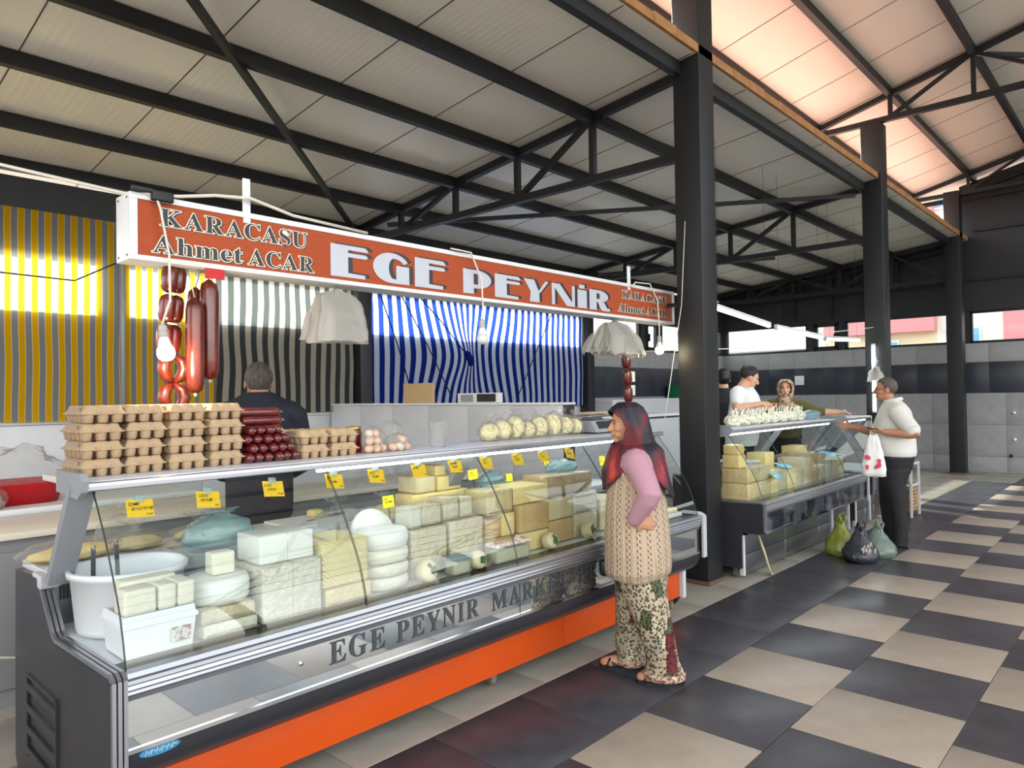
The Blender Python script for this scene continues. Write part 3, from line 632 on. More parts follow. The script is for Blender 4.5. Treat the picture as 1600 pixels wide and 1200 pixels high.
obj('knot', kn, cmB, cb1)
cords = MB()
for i, (xa, za, xb, zb) in enumerate(((6.0, 3.0, 6.9, 1.6), (6.3, 3.0, 7.2, 2.2), (9.2, 2.9, 8.3, 1.5), (5.7, 2.9, 6.2, 1.6))):
    obj('cord', MB().tube([(xa, 7.62, za), ((xa+xb)/2, 7.6, (za+zb)/2+.02), (xb, 7.61, zb)], .008, 6), cmB if i % 2 else mat('dark_blue_cord', '#101a44', .8), cb1)
gp = tag(obj('curtain_pipe', MB().tube([(2.58, 7.70, 1.4), (2.58, 7.70, 3.36)], .025, 8), mCap), 'thin grey upright pipe between the two yellow curtains', 'pipe')

# ---------------------------------------------------------------- shop sign
mSignO = mat('orange_sign_sheet', '#a94c2a', .32); n_, l_, b_ = nodes(mSignO)
tc = n_.new('ShaderNodeTexCoord'); w = n_.new('ShaderNodeTexWave'); w.bands_direction = 'Z'; w.inputs['Scale'].default_value = 45; w.inputs['Distortion'].default_value = .3
bp = n_.new('ShaderNodeBump'); bp.inputs['Strength'].default_value = .5; bp.inputs['Distance'].default_value = .004; l_.new(tc.outputs['Object'], w.inputs['Vector']); l_.new(w.outputs['Fac'], bp.inputs['Height']); l_.new(bp.outputs[0], b_.inputs['Normal'])
mSignW = mat('silver_white_letter', '#b4b7c2', .35); mSignK = mat('black_letter', '#181a22', .4); mSignL = mat('letter_outline', '#e4dccb', .5); mSignF = mat('white_sign_frame', '#d7d8db', .4)
SX0, SX1, SY, SZ0, SZ1 = 1.10, 5.56, 3.2, 2.172, 2.458
sg = thing('shop_sign', 'long orange sign board with white and black lettering above the counter', 'sign', (3.3, 3.28, 2.3))
obj('face', MB().box(SX0+.02, SX1-.02, SY+.004, SY+.02, SZ0+.02, SZ1-.02), mSignO, sg)
obj('case', MB().box(SX0, SX1, SY+.02, SY+.16, SZ0, SZ1, .004), mSignF, sg)
for nm, b in (('frame_rail', (SX0, SX1, SY-.002, SY+.02, SZ1-.026, SZ1)), ('frame_rail', (SX0, SX1, SY-.002, SY+.02, SZ0, SZ0+.022)), ('frame_end', (SX0, SX0+.032, SY-.002, SY+.02, SZ0+.022, SZ1-.026)), ('frame_end', (SX1-.032, SX1, SY-.002, SY+.02, SZ0+.022, SZ1-.026))): obj(nm, MB().box(*b, .002), mSignF, sg)
for i, (y, z) in enumerate(((SY+.03, SZ0+.02), (SY+.13, SZ0+.02), (SY+.03, SZ1-.02), (SY+.13, SZ1-.02))):
    obj('rivet', MB().ell((SX0-.001, y, z), (.002, .006, .006), 8, 6), mBlack, sg)
def sign_text(s, x, z, w, h, serif=True, gap=.06):
    pl = lambda d, dx=0, dz=0: (lambda a, b: (x+a+dx, SY+d, z+b+dz))
    o = MB(); letters(o, s, pl(.0030), w, h, .035, serif, gap); obj('lettering_outline', o, mSignL, sg)
    o = MB(); letters(o, s, pl(.0036, .007, -.004), w, h, .02, serif, gap); obj('lettering_shadow', o, mSignK, sg)
    o = MB(); letters(o, s, pl(.0020), w, h, .03, serif, gap); obj('lettering_outline', o, mSignL, sg)
    o = MB(); letters(o, s, pl(.0010), w, h, .0, serif, gap); obj('lettering', o, mSignK, sg)
sign_text('KARACASU', 1.225, 2.333, .715, .075); sign_text('Ahmet', 1.192, 2.213, .405, .075); sign_text('ACAR', 1.625, 2.213, .352, .075)
sign_text('KARACASU', 4.76, 2.335, .68, .062); sign_text('Ahmet', 4.70, 2.225, .38, .062); sign_text('ACAR', 5.11, 2.225, .33, .062)
# big display letters with a heavy left stroke
def arc(cx, cz, rx, rz, a0, a1, n=14): return [(cx+rx*cos(radians(a0+(a1-a0)*i/n)), cz+rz*sin(radians(a0+(a1-a0)*i/n))) for i in range(n+1)]
def strip(o, i): return [[o[k], o[k+1], i[k+1], i[k]] for k in range(len(o)-1)]
BIG = {
 'E': (.92, [[(0, 0), (.42, 0), (.42, 1), (0, 1)], [(.42, 0), (.84, 0), (.84, .12), (.42, .14)], [(.42, .64), (.86, .64), (.92, .70), (.86, .77), (.42, .77)], [(.42, .86), (.92, .86), (.92, .92), (.84, 1), (.42, 1)]]),
 'G': (1.02, strip(arc(.50, .5, .50, .5, 90, 270), arc(.56, .48, .14, .34, 90, 270))+[[(.50, 0), (.98, 0), (.98, .14), (.56, .14)], [(.62, .14), (.98, .14), (.98, .60), (.62, .60)]]+strip(arc(.50, .5, .50, .5, 28, 90, 6), arc(.56, .52, .30, .30, 28, 90, 6))),
 'P': (.92, [[(0, 0), (.34, 0), (.34, 1), (0, 1)]]+strip(arc(.44, .62, .48, .38, -90, 90), arc(.46, .62, .03, .22, -90, 90))+[[(.34, .84), (.46, .84), (.44, 1), (.34, 1)], [(.34, .24), (.44, .24), (.46, .40), (.34, .40)]]),
 'Y': (.98, [[(0, 1), (.40, 1), (.60, .45), (.26, .45)], [(.26, .45), (.60, .45), (.60, 0), (.22, 0)], [(.54, .45), (.64, .45), (.98, 1), (.84, 1)]]),
 'N': (.98, [[(0, 0), (.13, 0), (.13, 1), (0, 1)], [(0, 1), (.34, 1), (.98, 0), (.62, 0)], [(.85, 0), (.98, 0), (.98, 1), (.85, 1)]]),
 'İ': (.42, [[(0, 0), (.42, 0), (.42, .88), (0, .88)], [(.08, .95), (.32, .95), (.32, 1.14), (.08, 1.14)]]),
 'R': (1.0, [[(0, 0), (.34, 0), (.34, 1), (0, 1)]]+strip(arc(.44, .70, .46, .30, -90, 90), arc(.46, .70, .03, .14, -90, 90))+[[(.34, .84), (.46, .84), (.44, 1), (.34, 1)], [(.34, .40), (.44, .40), (.46, .56), (.34, .56)], [(.40, .40), (.70, .42), (.84, .14), (1.0, .12), (.96, 0), (.62, -.02), (.50, .10)]]),
}
def big(word, x, z, w, h):
    tot = sum(BIG[c][0] for c in word)+.12*(len(word)-1); k = w/tot; cx = x
    for c in word:
        wd, polys = BIG[c]
        for dx, dz, d, m, nm in ((.030, .008, .0030, mSignK, 'letter_shadow'), (0, 0, .0012, mSignW, 'big_letter')):
            mb = MB()
            for p in polys: mb.face([(cx+a*k+dx, SY+d-.0001*(polys.index(p) % 5), z+b*h+dz) for a, b in p])
            obj(nm, mb, m, sg)
        cx += (wd+.12)*k
big('EGE', 2.075, 2.212, .80, .170); big('PEYNİR', 3.02, 2.212, 1.57, .152)
for x, zt in ((1.62, 2.62), (4.86, 2.60)): obj('hanger_bracket', MB().box(x-.018, x+.018, SY+.0, SY+.012, SZ1-.05, zt, .002), mSignF, sg)
obj('wall_arm', MB().bar((5.46, 3.04, 2.33), (5.46, 3.34, 2.33), .03), mBlack, sg)
mCable = mat('white_cable', '#cfcac0', .5); mBk = mat('black_cable', '#15161a', .5)
cb_ = thing('power_cable', 'white cable running from the eave along the top of the sign', 'cable', (1.2, 3.3, 2.5))
obj('cable', MB().tube([(-.6, 7.2, 3.62), (.3, 5.4, 3.15), (.75, 4.3, 2.78), (1.12, 3.32, 2.475), (1.3, 3.19, 2.47), (1.45, 3.17, 2.50), (1.62, 3.17, 2.52), (1.85, 3.18, 2.48), (2.3, 3.19, 2.465)], .008, 8), mCable, cb_)
tag(obj('power_plug', MB().box(1.18, 1.27, 3.165, 3.192, 2.43, 2.475, .006).box(1.10, 1.19, 3.17, 3.19, 2.46, 2.48, .004), mBk), 'black plug and socket taped to the left top of the sign', 'plug')
tag(obj('drooping_wire', MB().tube([(.6, 6.9, 2.95), (1.3, 6.85, 2.62), (1.9, 6.8, 2.60), (2.5, 6.75, 2.95)], .007, 6), mBk), 'thin black wire drooping in front of the far left yellow curtain', 'wire')

# ---------------------------------------------------------------- bulbs on wires, tubes
mBulbOn = mat('lit_bulb', '#ffffff', .4, emit='#ffe9bd', es=22.); mBulbOff = mat('frosted_bulb', '#cfcfca', .3); mSock = mat('grey_bulb_socket', '#a9a6a0', .5)
def bulb(x, y, z, on, path, label, tilt=0., energy=7.):
    t = thing('hanging_bulb', label, 'bulb', (x, y, z))
    M = Matrix.Translation((x, y, z)) @ Matrix.Rotation(tilt, 4, 'Y')
    obj('glass', MB().lathe([(.004, -.036), (.02, -.033), (.031, -.022), (.036, -.006), (.034, .010), (.030, .020)], n=20, M=M), mBulbOn if on else mBulbOff, t)
    obj('collar', MB().lathe([(.030, .020), (.023, .048), (.017, .066), (.010, .068)], n=20, M=M), mWhite, t)
    obj('socket', MB().lathe([(.016, .064), (.018, .070), (.018, .085), (.015, .088), (.018, .091), (.017, .110), (.010, .118), (.005, .12)], n=16, M=M), mSock, t)
    p = M @ V3((0, 0, .118)); obj('wire', MB().tube([p]+path, .0055, 8), mCable, t)
    if on:
        l = bpy.data.lights.new('bulb_light', 'POINT'); l.energy = energy; l.specular_factor = 0; l.color = (1, .80, .50); l.shadow_soft_size = .04
        lo = bpy.data.objects.new('bulb_light', l); COL.objects.link(lo); lo.parent = t; lo.location = (0, 0, -.055)
    return t
bulb(1.205, 3.10, 1.775, True, [(1.232, 3.12, 2.0), (1.245, 3.16, 2.2), (1.215, 3.175, 2.40), (1.20, 3.175, 2.44)], 'lit bulb on a white wire in front of the hanging sausages', -.12)
bulb(3.10, 3.12, 1.925, False, [(3.12, 3.13, 2.10), (3.14, 3.16, 2.3), (3.06, 3.17, 2.46), (2.9, 3.18, 2.465)], 'unlit bulb on a thin wire below the big sign letters')
bulb(5.17, 3.12, 1.93, True, [(5.19, 3.13, 2.1), (5.22, 3.16, 2.35), (5.12, 3.17, 2.48), (4.9, 3.17, 2.47), (4.86, 3.18, 2.43)], 'lit bulb hanging by the right end of the sign', 0, 1.5)
mTube = mat('lit_fluorescent_tube', '#ffffff', .4, emit='#f4fbff', es=15.)
def strip_light(a, b, label, name='tube_light'):
    t = thing(name, label, 'lamp', tuple((V3(a)+V3(b))/2)); a, b = V3(a), V3(b)
    obj('tube', MB().tube([a, b], .02, 10), mTube, t); d = (b-a).normalized(); up = V3((0, 0, .03)) if abs(d.z) < .8 else V3((.03, 0, 0))
    obj('batten', MB().bar(a+up-d*.03, b+up+d*.03, .04, .03), mWhite, t)
    for p, s in ((a, -1), (b, 1)): obj('end_cap', MB().tube([p+d*s*.0, p+d*s*.03], .024, 10), mWhite, t)
    return t
l1 = strip_light((7.0, 3.55, 2.47), (8.38, 3.55, 2.36), 'slanting lit tube lamp nearest the thick column'); l2 = strip_light((8.62, 3.55, 2.345), (10.10, 3.55, 2.30), 'middle lit tube lamp of the three hung end to end')
l3 = strip_light((10.45, 3.6, 2.30), (11.9, 3.6, 2.35), 'farthest lit tube lamp, ending by the second column'); l4 = strip_light((10.165, 2.90, 1.30), (10.165, 2.90, 2.15), 'upright lit tube fixed to the second black column')
for i, (l, pts) in enumerate(((l1, [(7.1, 3.55, 2.5), (7.1, 3.55, zr(3.55)-.02)]), (l2, [(8.7, 3.55, 2.37), (8.7, 3.55, zr(3.55)-.02)]), (l3, [(10.6, 3.6, 2.33), (10.6, 3.6, zr(3.6)-.02)]), (l2, [(10.05, 3.55, 2.33), (10.05, 3.55, zr(3.55)-.02)]), (l3, [(11.8, 3.6, 2.38), (11.8, 3.6, zr(3.6)-.02)]), (l1, [(8.3, 3.55, 2.4), (8.3, 3.55, zr(3.55)-.02)]))): obj('hanger_wire', MB().tube(pts, .0018, 6), mBk, l)
tag(obj('loose_cord', MB().tube([(5.33, 2.95, 3.0), (5.28, 2.97, 2.3), (5.14, 3.0, 1.7), (5.05, 3.02, 1.31)], .004, 6), mCable), 'thin pale cord hanging just left of the thick column', 'cord')
tag(obj('slack_cable', MB().tube([(7.0, 4.4, 2.05), (8.6, 3.9, 2.12), (9.6, 3.4, 2.32), (10.2, 2.9, 2.40)], .006, 6), mCable), 'white cable slung from behind the vendor to the second column', 'cable')

# ---------------------------------------------------------------- hanging sausages
mSaus = mat('smoked_sausage_skin', '#5e2014', .28, bump=(70, .12, .002), var=(9, '#45140d', .6), coat=.35); mSal = mat('dark_salami_skin', '#4a1410', .3, bump=(60, .1, .002), var=(8, '#6b2016', .6), coat=.5)
mRedS = mat('red_net_sausage', '#4a1214', .3, bump=(90, .35, .004), var=(30, '#6e1c1e', .8), coat=.6); mTwine = mat('sausage_twine', '#c9bda6', .8)
def link(mb, a, b, r, n=14):
    a, b = V3(a), V3(b); P = [a.lerp(b, t) for t in (0, .03, .10, .25, .5, .75, .9, .97, 1)]; mb.tube(P, [r*k for k in (.12, .45, .82, .98, 1.0, .98, .82, .45, .12)], n)
hs_ = thing('sausage_string', 'string of short dark smoked sausages hanging left of the salamis', 'sausage', (1.32, 3.3, 2.2))
z = 2.185; rw = ((.047, .135, 0), (.047, .135, 0), (.044, .125, 0))
for i in range(3):
    for s in (-1, 1):
        mb = MB(); x = 1.325+.022*s-.012*i; link(mb, (x, 3.30+.01*s, z), (x-.012, 3.30+.01*s, z-.13), .036); obj('link', mb, mSal, hs_)
    obj('twine', MB().tube([(1.29-.012*i, 3.27, z-.132), (1.335-.012*i, 3.27, z-.136)], .005, 6), mTwine, hs_); z -= .135
for i in range(3):
    for s in (-1, 1):
        mb = MB(); x = 1.312; P = [(x, 3.30, z), (x+s*.036, 3.29, z-.03), (x+s*.046, 3.29, z-.065), (x+s*.034, 3.29, z-.10), (x, 3.30, z-.128)]; mb.tube(P, [.010, .026, .029, .026, .010], 12); obj('link', mb, mSaus, hs_)
    z -= .13
for k, (x, y, zt, zb, r, lb) in enumerate(((1.378, 3.22, 2.035, 1.602, .040, 'long shiny salami hanging lowest, right beside the lit bulb'), (1.462, 3.26, 2.13, 1.665, .043, 'long dark salami hanging under a red tag'), (1.432, 3.34, 2.10, 1.635, .036, 'dark salami hanging behind the two front salamis'))):
    t = thing('salami', lb, 'salami', (x, y, zt)); mb = MB(); h = zt-zb
    mb.lathe([(.004, zb), (.014, zb+.004), (r*.75, zb+.016), (r*.97, zb+.045), (r, zb+.09), (r, zb+h*.6), (r*.96, zt-.06), (r*.80, zt-.022), (.012, zt-.004), (.006, zt)], (x, y, 0), 20); obj('skin', mb, mSaus if k == 0 else mSal, t)
    obj('knot', MB().ell((x, y, zb-.004), (.008, .008, .010), 8, 6), mTwine, t); obj('string', MB().tube([(x, y, zt-.004), (x+.01*(k-1), 3.28, 2.2)], .003, 6), mTwine, t)
tag(obj('paper_tag', MB().box(1.42, 1.51, 3.205, 3.208, 2.125, 2.185), mat('red_paper', '#b81f2c', .6), loc=None), 'red paper tag over the top of the dark salami', 'tag')
h2 = thing('sausage_string', 'three short brown sausages hanging under the white bags near the column', 'sausage', (5.24, 3.5, 1.9))
for i in range(3): mb = MB(); link(mb, (5.24+.01*i, 3.5, 1.935-.148*i), (5.25+.01*i, 3.5, 1.935-.148*i-.145), .042); obj('link', mb, mSaus, h2)
obj('string', MB().tube([(5.24, 3.5, 1.93), (5.24, 3.48, 2.2), (5.24, 3.356, 2.25)], .004, 6), mTwine, h2)
for i, z in enumerate((1.72, 1.60)): obj('paper_label', MB().box(5.30, 5.36, 3.488, 3.491, z-.045, z+.045), mWhite, h2)

# ---------------------------------------------------------------- bundles of carrier bags
mBagF = sheer('frosted_carrier_film', '#e8e6e2', .03, .28, body=.62, bodycol='#d8d5d0', bump=(30, .6))
def bag_bundle(name, label, x, y, zt, zb, w, d, seed, flare=.72, frill=0.):
    t = thing(name, label, 'bags', (x, y, zt)); random.seed(seed)
    sg_ = lambda q, e: abs(q)**e*(1 if q > 0 else -1)
    for k in range(6):
        mb = MB(); n = 56; rs = []; ox, oy = random.uniform(-.02, .03)*w/.33, (k-2.5)*d*.13; tl = random.uniform(-.05, .05); bz = random.uniform(0, .02)
        for i in range(17):
            v = i/5*.13 if i < 6 else .13+.87*(i-5)/11; h = (.10, .12, .16, .36, .70, .88)[i] if i < 6 else .92+(.08)*((i-5)/11); s = h*(flare+(1-flare)*v)
            row = []
            for j in range(n):
                a = 2*pi*j/n; ca, sa = sg_(cos(a), .55), sg_(sin(a), .8); z = zt-.01-(zt-.01-zb-bz)*v+ca*tl*v*.3
                p = V3((x+ox*v+w/2*s*ca, y+oy*min(1, v*2)+d*.16*sa*min(1, .25+v)*(1+.25*sin(a*6+k)), z+frill*v*v*(sin(4*a+k)+.6*sin(9*a+2*k))))
                row.append(p+wob((p.x*4+seed+k, p.y*4, p.z*4), 2.2, .014*min(1, v*3))+wob((p.x*12+k, p.y*9, p.z*9+seed), 2.2, .007))
            rs.append(row)
        mb.rings(rs, True, False); obj('carrier_bag', mb, mBagF, t)
    obj('hook', MB().tube([(x, y, zt-.05), (x, y, zt+.0), (x+.01, y-.02, zt+.03), (x, y-.03, zt+.05)], .004, 6), mSteel, t); return t
bag_bundle('bag_bundle', 'bundle of translucent carrier bags hanging under the sign before the curtains', 2.145, 3.25, 2.165, 1.862, .325, .20, 3)
bag_bundle('bag_bundle', 'bundle of creased whitish bags hanging under the right end of the sign', 4.72, 3.25, 2.17, 1.89, .52, .30, 9, .55, .022)
bb = bag_bundle('bag_bundle', 'small bunch of white bags hung on the upright lit tube', 10.04, 2.84, 1.90, 1.68, .24, .16, 15, .4, .01)
obj('cord', MB().tube([(10.04, 2.81, 1.94), (10.10, 2.85, 1.97), (10.21, 2.88, 2.0)], .004, 6), mCable, bb)
# ---------------------------------------------------------------- egg cartons
mCarton = mat('egg_carton_pulp', '#b39a7c', .9, bump=(150, .35, .003), var=(25, '#a58c6e', .4)); mPrint = mat('faded_carton_print', '#a08b7c', .9)
CW, CD, CH = .150, .235, .066
def make_carton(label):
    t = thing('egg_carton', label, 'egg carton', (0, 0, 0)); tr = MB()
    for i in range(3):
        for j in range(5):
            x, y = -CW/2+CW*(i+.5)/3, CD*(j+.5)/5; q = [(cos(2*pi*k/10), sin(2*pi*k/10)) for k in range(10)]
            tr.rings([[(x+c*r, y+s*r, z) for c, s in q] for r, z in ((.0145, 0), (.0175, .002), (.0225, .032))], True, False)
    tr.box(-CW/2+.003, CW/2-.003, .003, CD-.003, .030, .034); obj('cup_tray', tr, mCarton, t)
    nx, ny = 18, 30
    def fn(u, v):
        x, y = -CW/2+CW*u, CD*v; e = min(u*CW, (1-u)*CW, v*CD, (1-v)*CD); k = min(1, max(0, (e-.003)/.013)); cx, cy = abs(sin(3*pi*u)), abs(sin(5*pi*v))
        ed = max(0., 1-e/.03)
        return (x, y, .0345+.0305*k*(1-.22*ed*(1-min(1, cx*2.2))*(1 if min(v, 1-v)*CD < .03 else .0)-.22*ed*(1-min(1, cy*2.2))*(1 if min(u, 1-u)*CW < .03 else 0))-.003*(1-cx**.5)*k-.002*(1-cy**.5)*k)
    ld = MB().sheet(fn, nx, ny); ld.box(-CW/2-.002, CW/2+.002, -.002, .004, .032, .0365).box(-CW/2-.002, CW/2+.002, CD-.004, CD+.002, .032, .0365).box(-CW/2-.002, -CW/2+.004, 0, CD, .032, .0365).box(CW/2-.004, CW/2+.002, 0, CD, .032, .0365)
    lo = obj('lid', ld, mCarton, t)
    for x in (-.018, .032): obj('closing_tab', MB().box(x-.006, x+.006, -.004, 0, .036, .044), mCarton, lo)
    obj('printed_side', MB().box(-CW/2+.0045, -CW/2+.006, .05, .19, .040, .058, 0), mPrint, lo)
    return t
carton0 = make_carton('x'); first = [True]; NTH = ('bottom', 'second from bottom', 'second from top', 'top'); random.seed(11)
def place_carton(x, y, z, rz, label, group):
    c = carton0 if first[0] else copy_tree(carton0); first[0] = False
    c.location = (x, y, z); c.rotation_euler = (0, 0, rz); c['label'] = label; c['group'] = group
for s, (x, nm) in enumerate(((.912, 'leftmost'), (1.070, 'second from left'), (1.230, 'third from left'), (1.392, 'fourth from left'))):
    for k in range(4): place_carton(x+random.uniform(-.004, .004), 2.93+random.uniform(-.006, .006)+(.01 if s else 0), 1.2935+k*.0665, random.uniform(-.04, .04), 'cardboard egg carton, %s in the %s of the four tall stacks' % (NTH[k], nm), 'egg cartons in the four tall stacks')
for s, (x, nm) in enumerate(((1.82, 'beside the red sausage pile'), (1.978, 'beside the bag of loose eggs'))):
    for k in range(2): place_carton(x, 2.94, 1.2935+k*.0665, random.uniform(-.03, .03), '%s egg carton of the short stack %s' % (('lower', 'upper')[k], nm), 'egg cartons in the two short stacks')
# ---------------------------------------------------------------- sausage pile
sp0 = None; random.seed(5)
ROW = ('bottom', 'second', 'third', 'fourth'); 
def sausage(x, y, z, L, rz, label, r=.0215):
    global sp0
    if sp0 is None:
        sp0 = thing('packed_sausage', label, 'sausage', (0, 0, 0), 'wrapped red sausages piled on the shelf')
        mb = MB(); P = [(0, t*L, 0) for t in (0, .02, .05, .10, .3, .6, .9, .95, .98, 1)]; mb.tube(P, [r*k for k in (.25, .62, .86, 1, 1, 1, 1, .86, .62, .25)], 14); obj('skin', mb, mRedS, sp0)
        e = MB()
        for y_, d in ((0, -1), (L, 1)): e.tube([(0, y_, 0), (0, y_+d*.006, 0), (0, y_+d*.012, .002)], [.004, .003, .007], 8)
        obj('film_ends', e, sheer('clear_film', '#f4f4f2', .12, .1, body=.08), sp0); o = sp0
    else: o = copy_tree(sp0)
    o.location = (x, y, z); o.rotation_euler = (0, 0, rz); o['label'] = label
CNT = ('first', 'second', 'third', 'fourth', 'fifth', 'sixth')
for row, n in enumerate((6, 5, 5, 4)):
    for i in range(n): sausage(1.497+.0445*i+.020*(row % 2)+(.0 if row < 3 else -.003), 2.93+random.uniform(-.01, .012)+.008*row, 1.2935+.0225+row*.0395, .21, random.uniform(-.02, .02), 'plastic-wrapped red sausage, %s from left in the %s row of the pile' % (CNT[i], ROW[row]))
for k, (x, y, z, rz, lb) in enumerate(((1.49, 3.03, 1.475, -1.5, 'red sausage lying crosswise on the pile, front of its layer'), (1.49, 3.08, 1.476, -1.62, 'red sausage lying crosswise on the pile, behind another'), (1.485, 3.05, 1.513, -1.56, 'red sausage lying crosswise alone on top of the pile'))): sausage(x, y, z, .2, rz, lb)
# jar
jr = thing('jar', 'tall jar of dark red paste with a gold lid behind the egg cartons', 'jar', (2.115, 3.07, 1.293))
obj('glass_body', MB().lathe([(.036, 1.294), (.040, 1.298), (.040, 1.395), (.036, 1.408), (.033, 1.412)], (2.115, 3.07, 0), 24), mat('dark_red_paste', '#5b0f0e', .12, coat=1.), jr)
obj('lid', MB().lathe([(.036, 1.410), (.037, 1.412), (.037, 1.425), (.034, 1.427)], (2.115, 3.07, 0), 24), mat('gold_lid', '#b08d45', .3, .8), jr); obj('label', MB().lathe([(.0405, 1.305), (.0405, 1.33)], (2.115, 3.07, 0), 24, cap=False), mat('red_label', '#a01420', .5), jr)
# loose eggs in two clear bags
mEggs = [mat('egg_shell_%s' % n, c, .45, bump=(200, .05)) for n, c in (('white', '#d8cabb'), ('tan', '#c9a58c'), ('pink', '#d0b3a0'))]; mClear = sheer('clear_bag_film', '#f7f7f6', .035, .07, body=.07, bodycol='#ffffff', bump=(45, .9))
eggm = MB().lathe([(.0015, -.0275), (.011, -.025), (.018, -.017), (.0215, -.004), (.0205, .009), (.015, .021), (.008, .027), (.0015, .029)], n=16)
eproto = [None]*3
def egg(x, y, z, k, rot, label, group):
    if eproto[k] is None: o = obj('egg', eggm, mEggs[k]); eproto[k] = o; 
    else: o = bpy.data.objects.new('egg', eproto[k].data); COL.objects.link(o)
    o.location = (x, y, z); o.rotation_euler = rot; tag(o, label, 'egg', group)
random.seed(21)
E1 = [(2.125, 2.955, 0), (2.165, 2.945, 0), (2.205, 2.955, 0), (2.145, 2.99, 0), (2.19, 2.995, 0), (2.135, 2.965, 1), (2.18, 2.96, 1), (2.165, 2.995, 1), (2.145, 2.98, 2), (2.185, 2.985, 2)]
E2 = [(2.27, 2.955, 0), (2.315, 2.95, 0), (2.36, 2.958, 0), (2.295, 2.995, 0), (2.34, 2.998, 0), (2.335, 2.965, 1), (2.365, 2.985, 1)]
LV = ('bottom layer', 'middle layer', 'top layer')
for bi, E in enumerate((E1, E2)):
    for i, (x, y, l) in enumerate(E): egg(x, y, 1.316+.037*l, random.choice((0, 1, 1, 2)), (random.uniform(1.2, 1.9), random.uniform(-.4, .4), random.uniform(0, 6)), 'loose egg in the %s clear bag, %s, %s from left' % (('left taller', 'right lower')[bi], LV[l], ('first', 'second', 'third', 'fourth', 'fifth')[sorted([e[0] for e in E if e[2] == l]).index(x)]), 'loose eggs in clear bags')
def blob(mb, c, r, seed, amp=.18, nu=28, nv=18, flat=True, top=None, freq=2.2):
    rs = []
    for i in range(nv+1):
        a = -pi/2+pi*i/nv; row = []
        for k in range(nu):
            ph = 2*pi*k/nu; d = V3((max(cos(a), .03)*cos(ph), max(cos(a), .03)*sin(ph), sin(a)))
            q = 1+amp*noise.noise(d*freq+V3((seed, 0, 0)))+amp*.7*abs(noise.noise(d*freq*2.3+V3((0, seed, 0))))
            p = V3((c[0]+r[0]*d.x*q, c[1]+r[1]*d.y*q, c[2]+r[2]*d.z*q))
            if flat: p.z = max(p.z, c[2]-r[2]*.82)
            row.append(p)
        rs.append(row)
    return mb.rings(rs)
def gather(mb, p, h, r, seed, lean=(0, 0)):
    """the twisted, flaring mouth of a bag"""
    rs = []
    for i in range(7):
        v = i/6; s = r*(.9-.62*sin(pi*min(1, v*1.25))+.5*v*v)
        rs.append([(p[0]+lean[0]*v+s*cos(2*pi*k/20)*(1+.35*sin(5*2*pi*k/20+seed)*v), p[1]+lean[1]*v+s*.6*sin(2*pi*k/20)*(1+.3*sin(4*2*pi*k/20+seed)*v), p[2]+h*v*(1+.15*sin(3*2*pi*k/20+seed))) for k in range(20)])
    return mb.rings(rs, False, False)
def film_bag(name, label, cat, c, r, seed, neck=.05, parent=None, m=None, amp=.14):
    z0 = c[2]-r[2]*.82; t = thing(name, label, cat, (c[0], c[1], z0)) if parent is None else parent
    mb = MB(); blob(mb, c, r, seed, amp); obj('film', mb, m or mClear, t)
    if neck: mb = MB(); gather(mb, (c[0], c[1], c[2]+r[2]*.85), neck, r[0]*.35, seed, (.02*sin(seed*3), .01)); obj('neck', mb, m or mClear, t)
    return t
film_bag('egg_bag', 'clear bag holding a heap of loose eggs beside the jar', 'bag', (2.165, 2.97, 1.352), (.068, .055, .070), 3, .02)
film_bag('egg_bag', 'lower clear bag of loose eggs, second from the jar', 'bag', (2.318, 2.975, 1.335), (.075, .052, .050), 8, .05)
dm = thing('clear_dome', 'clear plastic dome lid standing behind the bags of eggs', 'lid', (2.38, 3.12, 1.293))
M = Matrix.Translation((2.40, 3.13, 1.372)) @ Matrix.Rotation(radians(80), 4, 'X'); obj('dome', MB().lathe([(.078, 0), (.075, .012), (.055, .022), (.003, .03)], n=28, M=M), mClear, dm)
eb = thing('empty_bag', 'empty crumpled clear bag standing upright on the shelf', 'bag', (2.6, 2.98, 1.293)); mb = MB(); rs = []
for i in range(12):
    v = i/11; s = .045+.02*v; rs.append([V3((2.605+s*cos(a)*(1+.1*sin(3*a+v*4)), 2.98+.03*sin(a)*(1+.3*sin(4*a+v*3)), 1.294+.135*v*(1+.06*sin(3*a)*v)))+wob((cos(a)*2, sin(a)*2, v*3), 2, .006) for a in [2*pi*k/24 for k in range(24)]])
mb.rings(rs, True, False); obj('film', mb, mClear, eb)
# bags of string cheese on the shelf
mStr = mat('string_cheese', '#e3d9a8', .5, bump=(60, .5, .006), sss=.1); random.seed(31)
def string_heap(t, c, r, n, seed, m, base, rad=.006):
    random.seed(seed)
    mb = MB(); blob(mb, (c[0], c[1], c[2]-r[2]*.05), (r[0]*.74, r[1]*.74, r[2]*.76), seed, .3, 18, 12)
    for i in range(n):
        a, b = random.uniform(0, 2*pi), random.uniform(-.3, 1.2); d = V3((cos(b)*cos(a), cos(b)*sin(a), sin(b))); tg = d.cross(V3((random.uniform(-1, 1), random.uniform(-1, 1), random.uniform(-1, 1)))).normalized()
        P = [V3(c)+V3((q.x*r[0], q.y*r[1], q.z*r[2]))*.86 for q in [(d+tg*s*.45).normalized() for s in (-1, 0, 1)]]
        for p in P: p.z = max(p.z, base+rad)
        mb.tube(P, rad, 5)
    tag(obj('cheese_strings', mb, m, t), kind='stuff')
XS = [(3.06, .066, .050), (3.17, .064, .056), (3.29, .060, .068), (3.40, .052, .050), (3.52, .066, .062), (3.66, .062, .070), (3.79, .058, .060), (3.90, .052, .052)]
ORD = ('first', 'second', 'third', 'fourth', 'fifth', 'sixth', 'seventh', 'eighth')
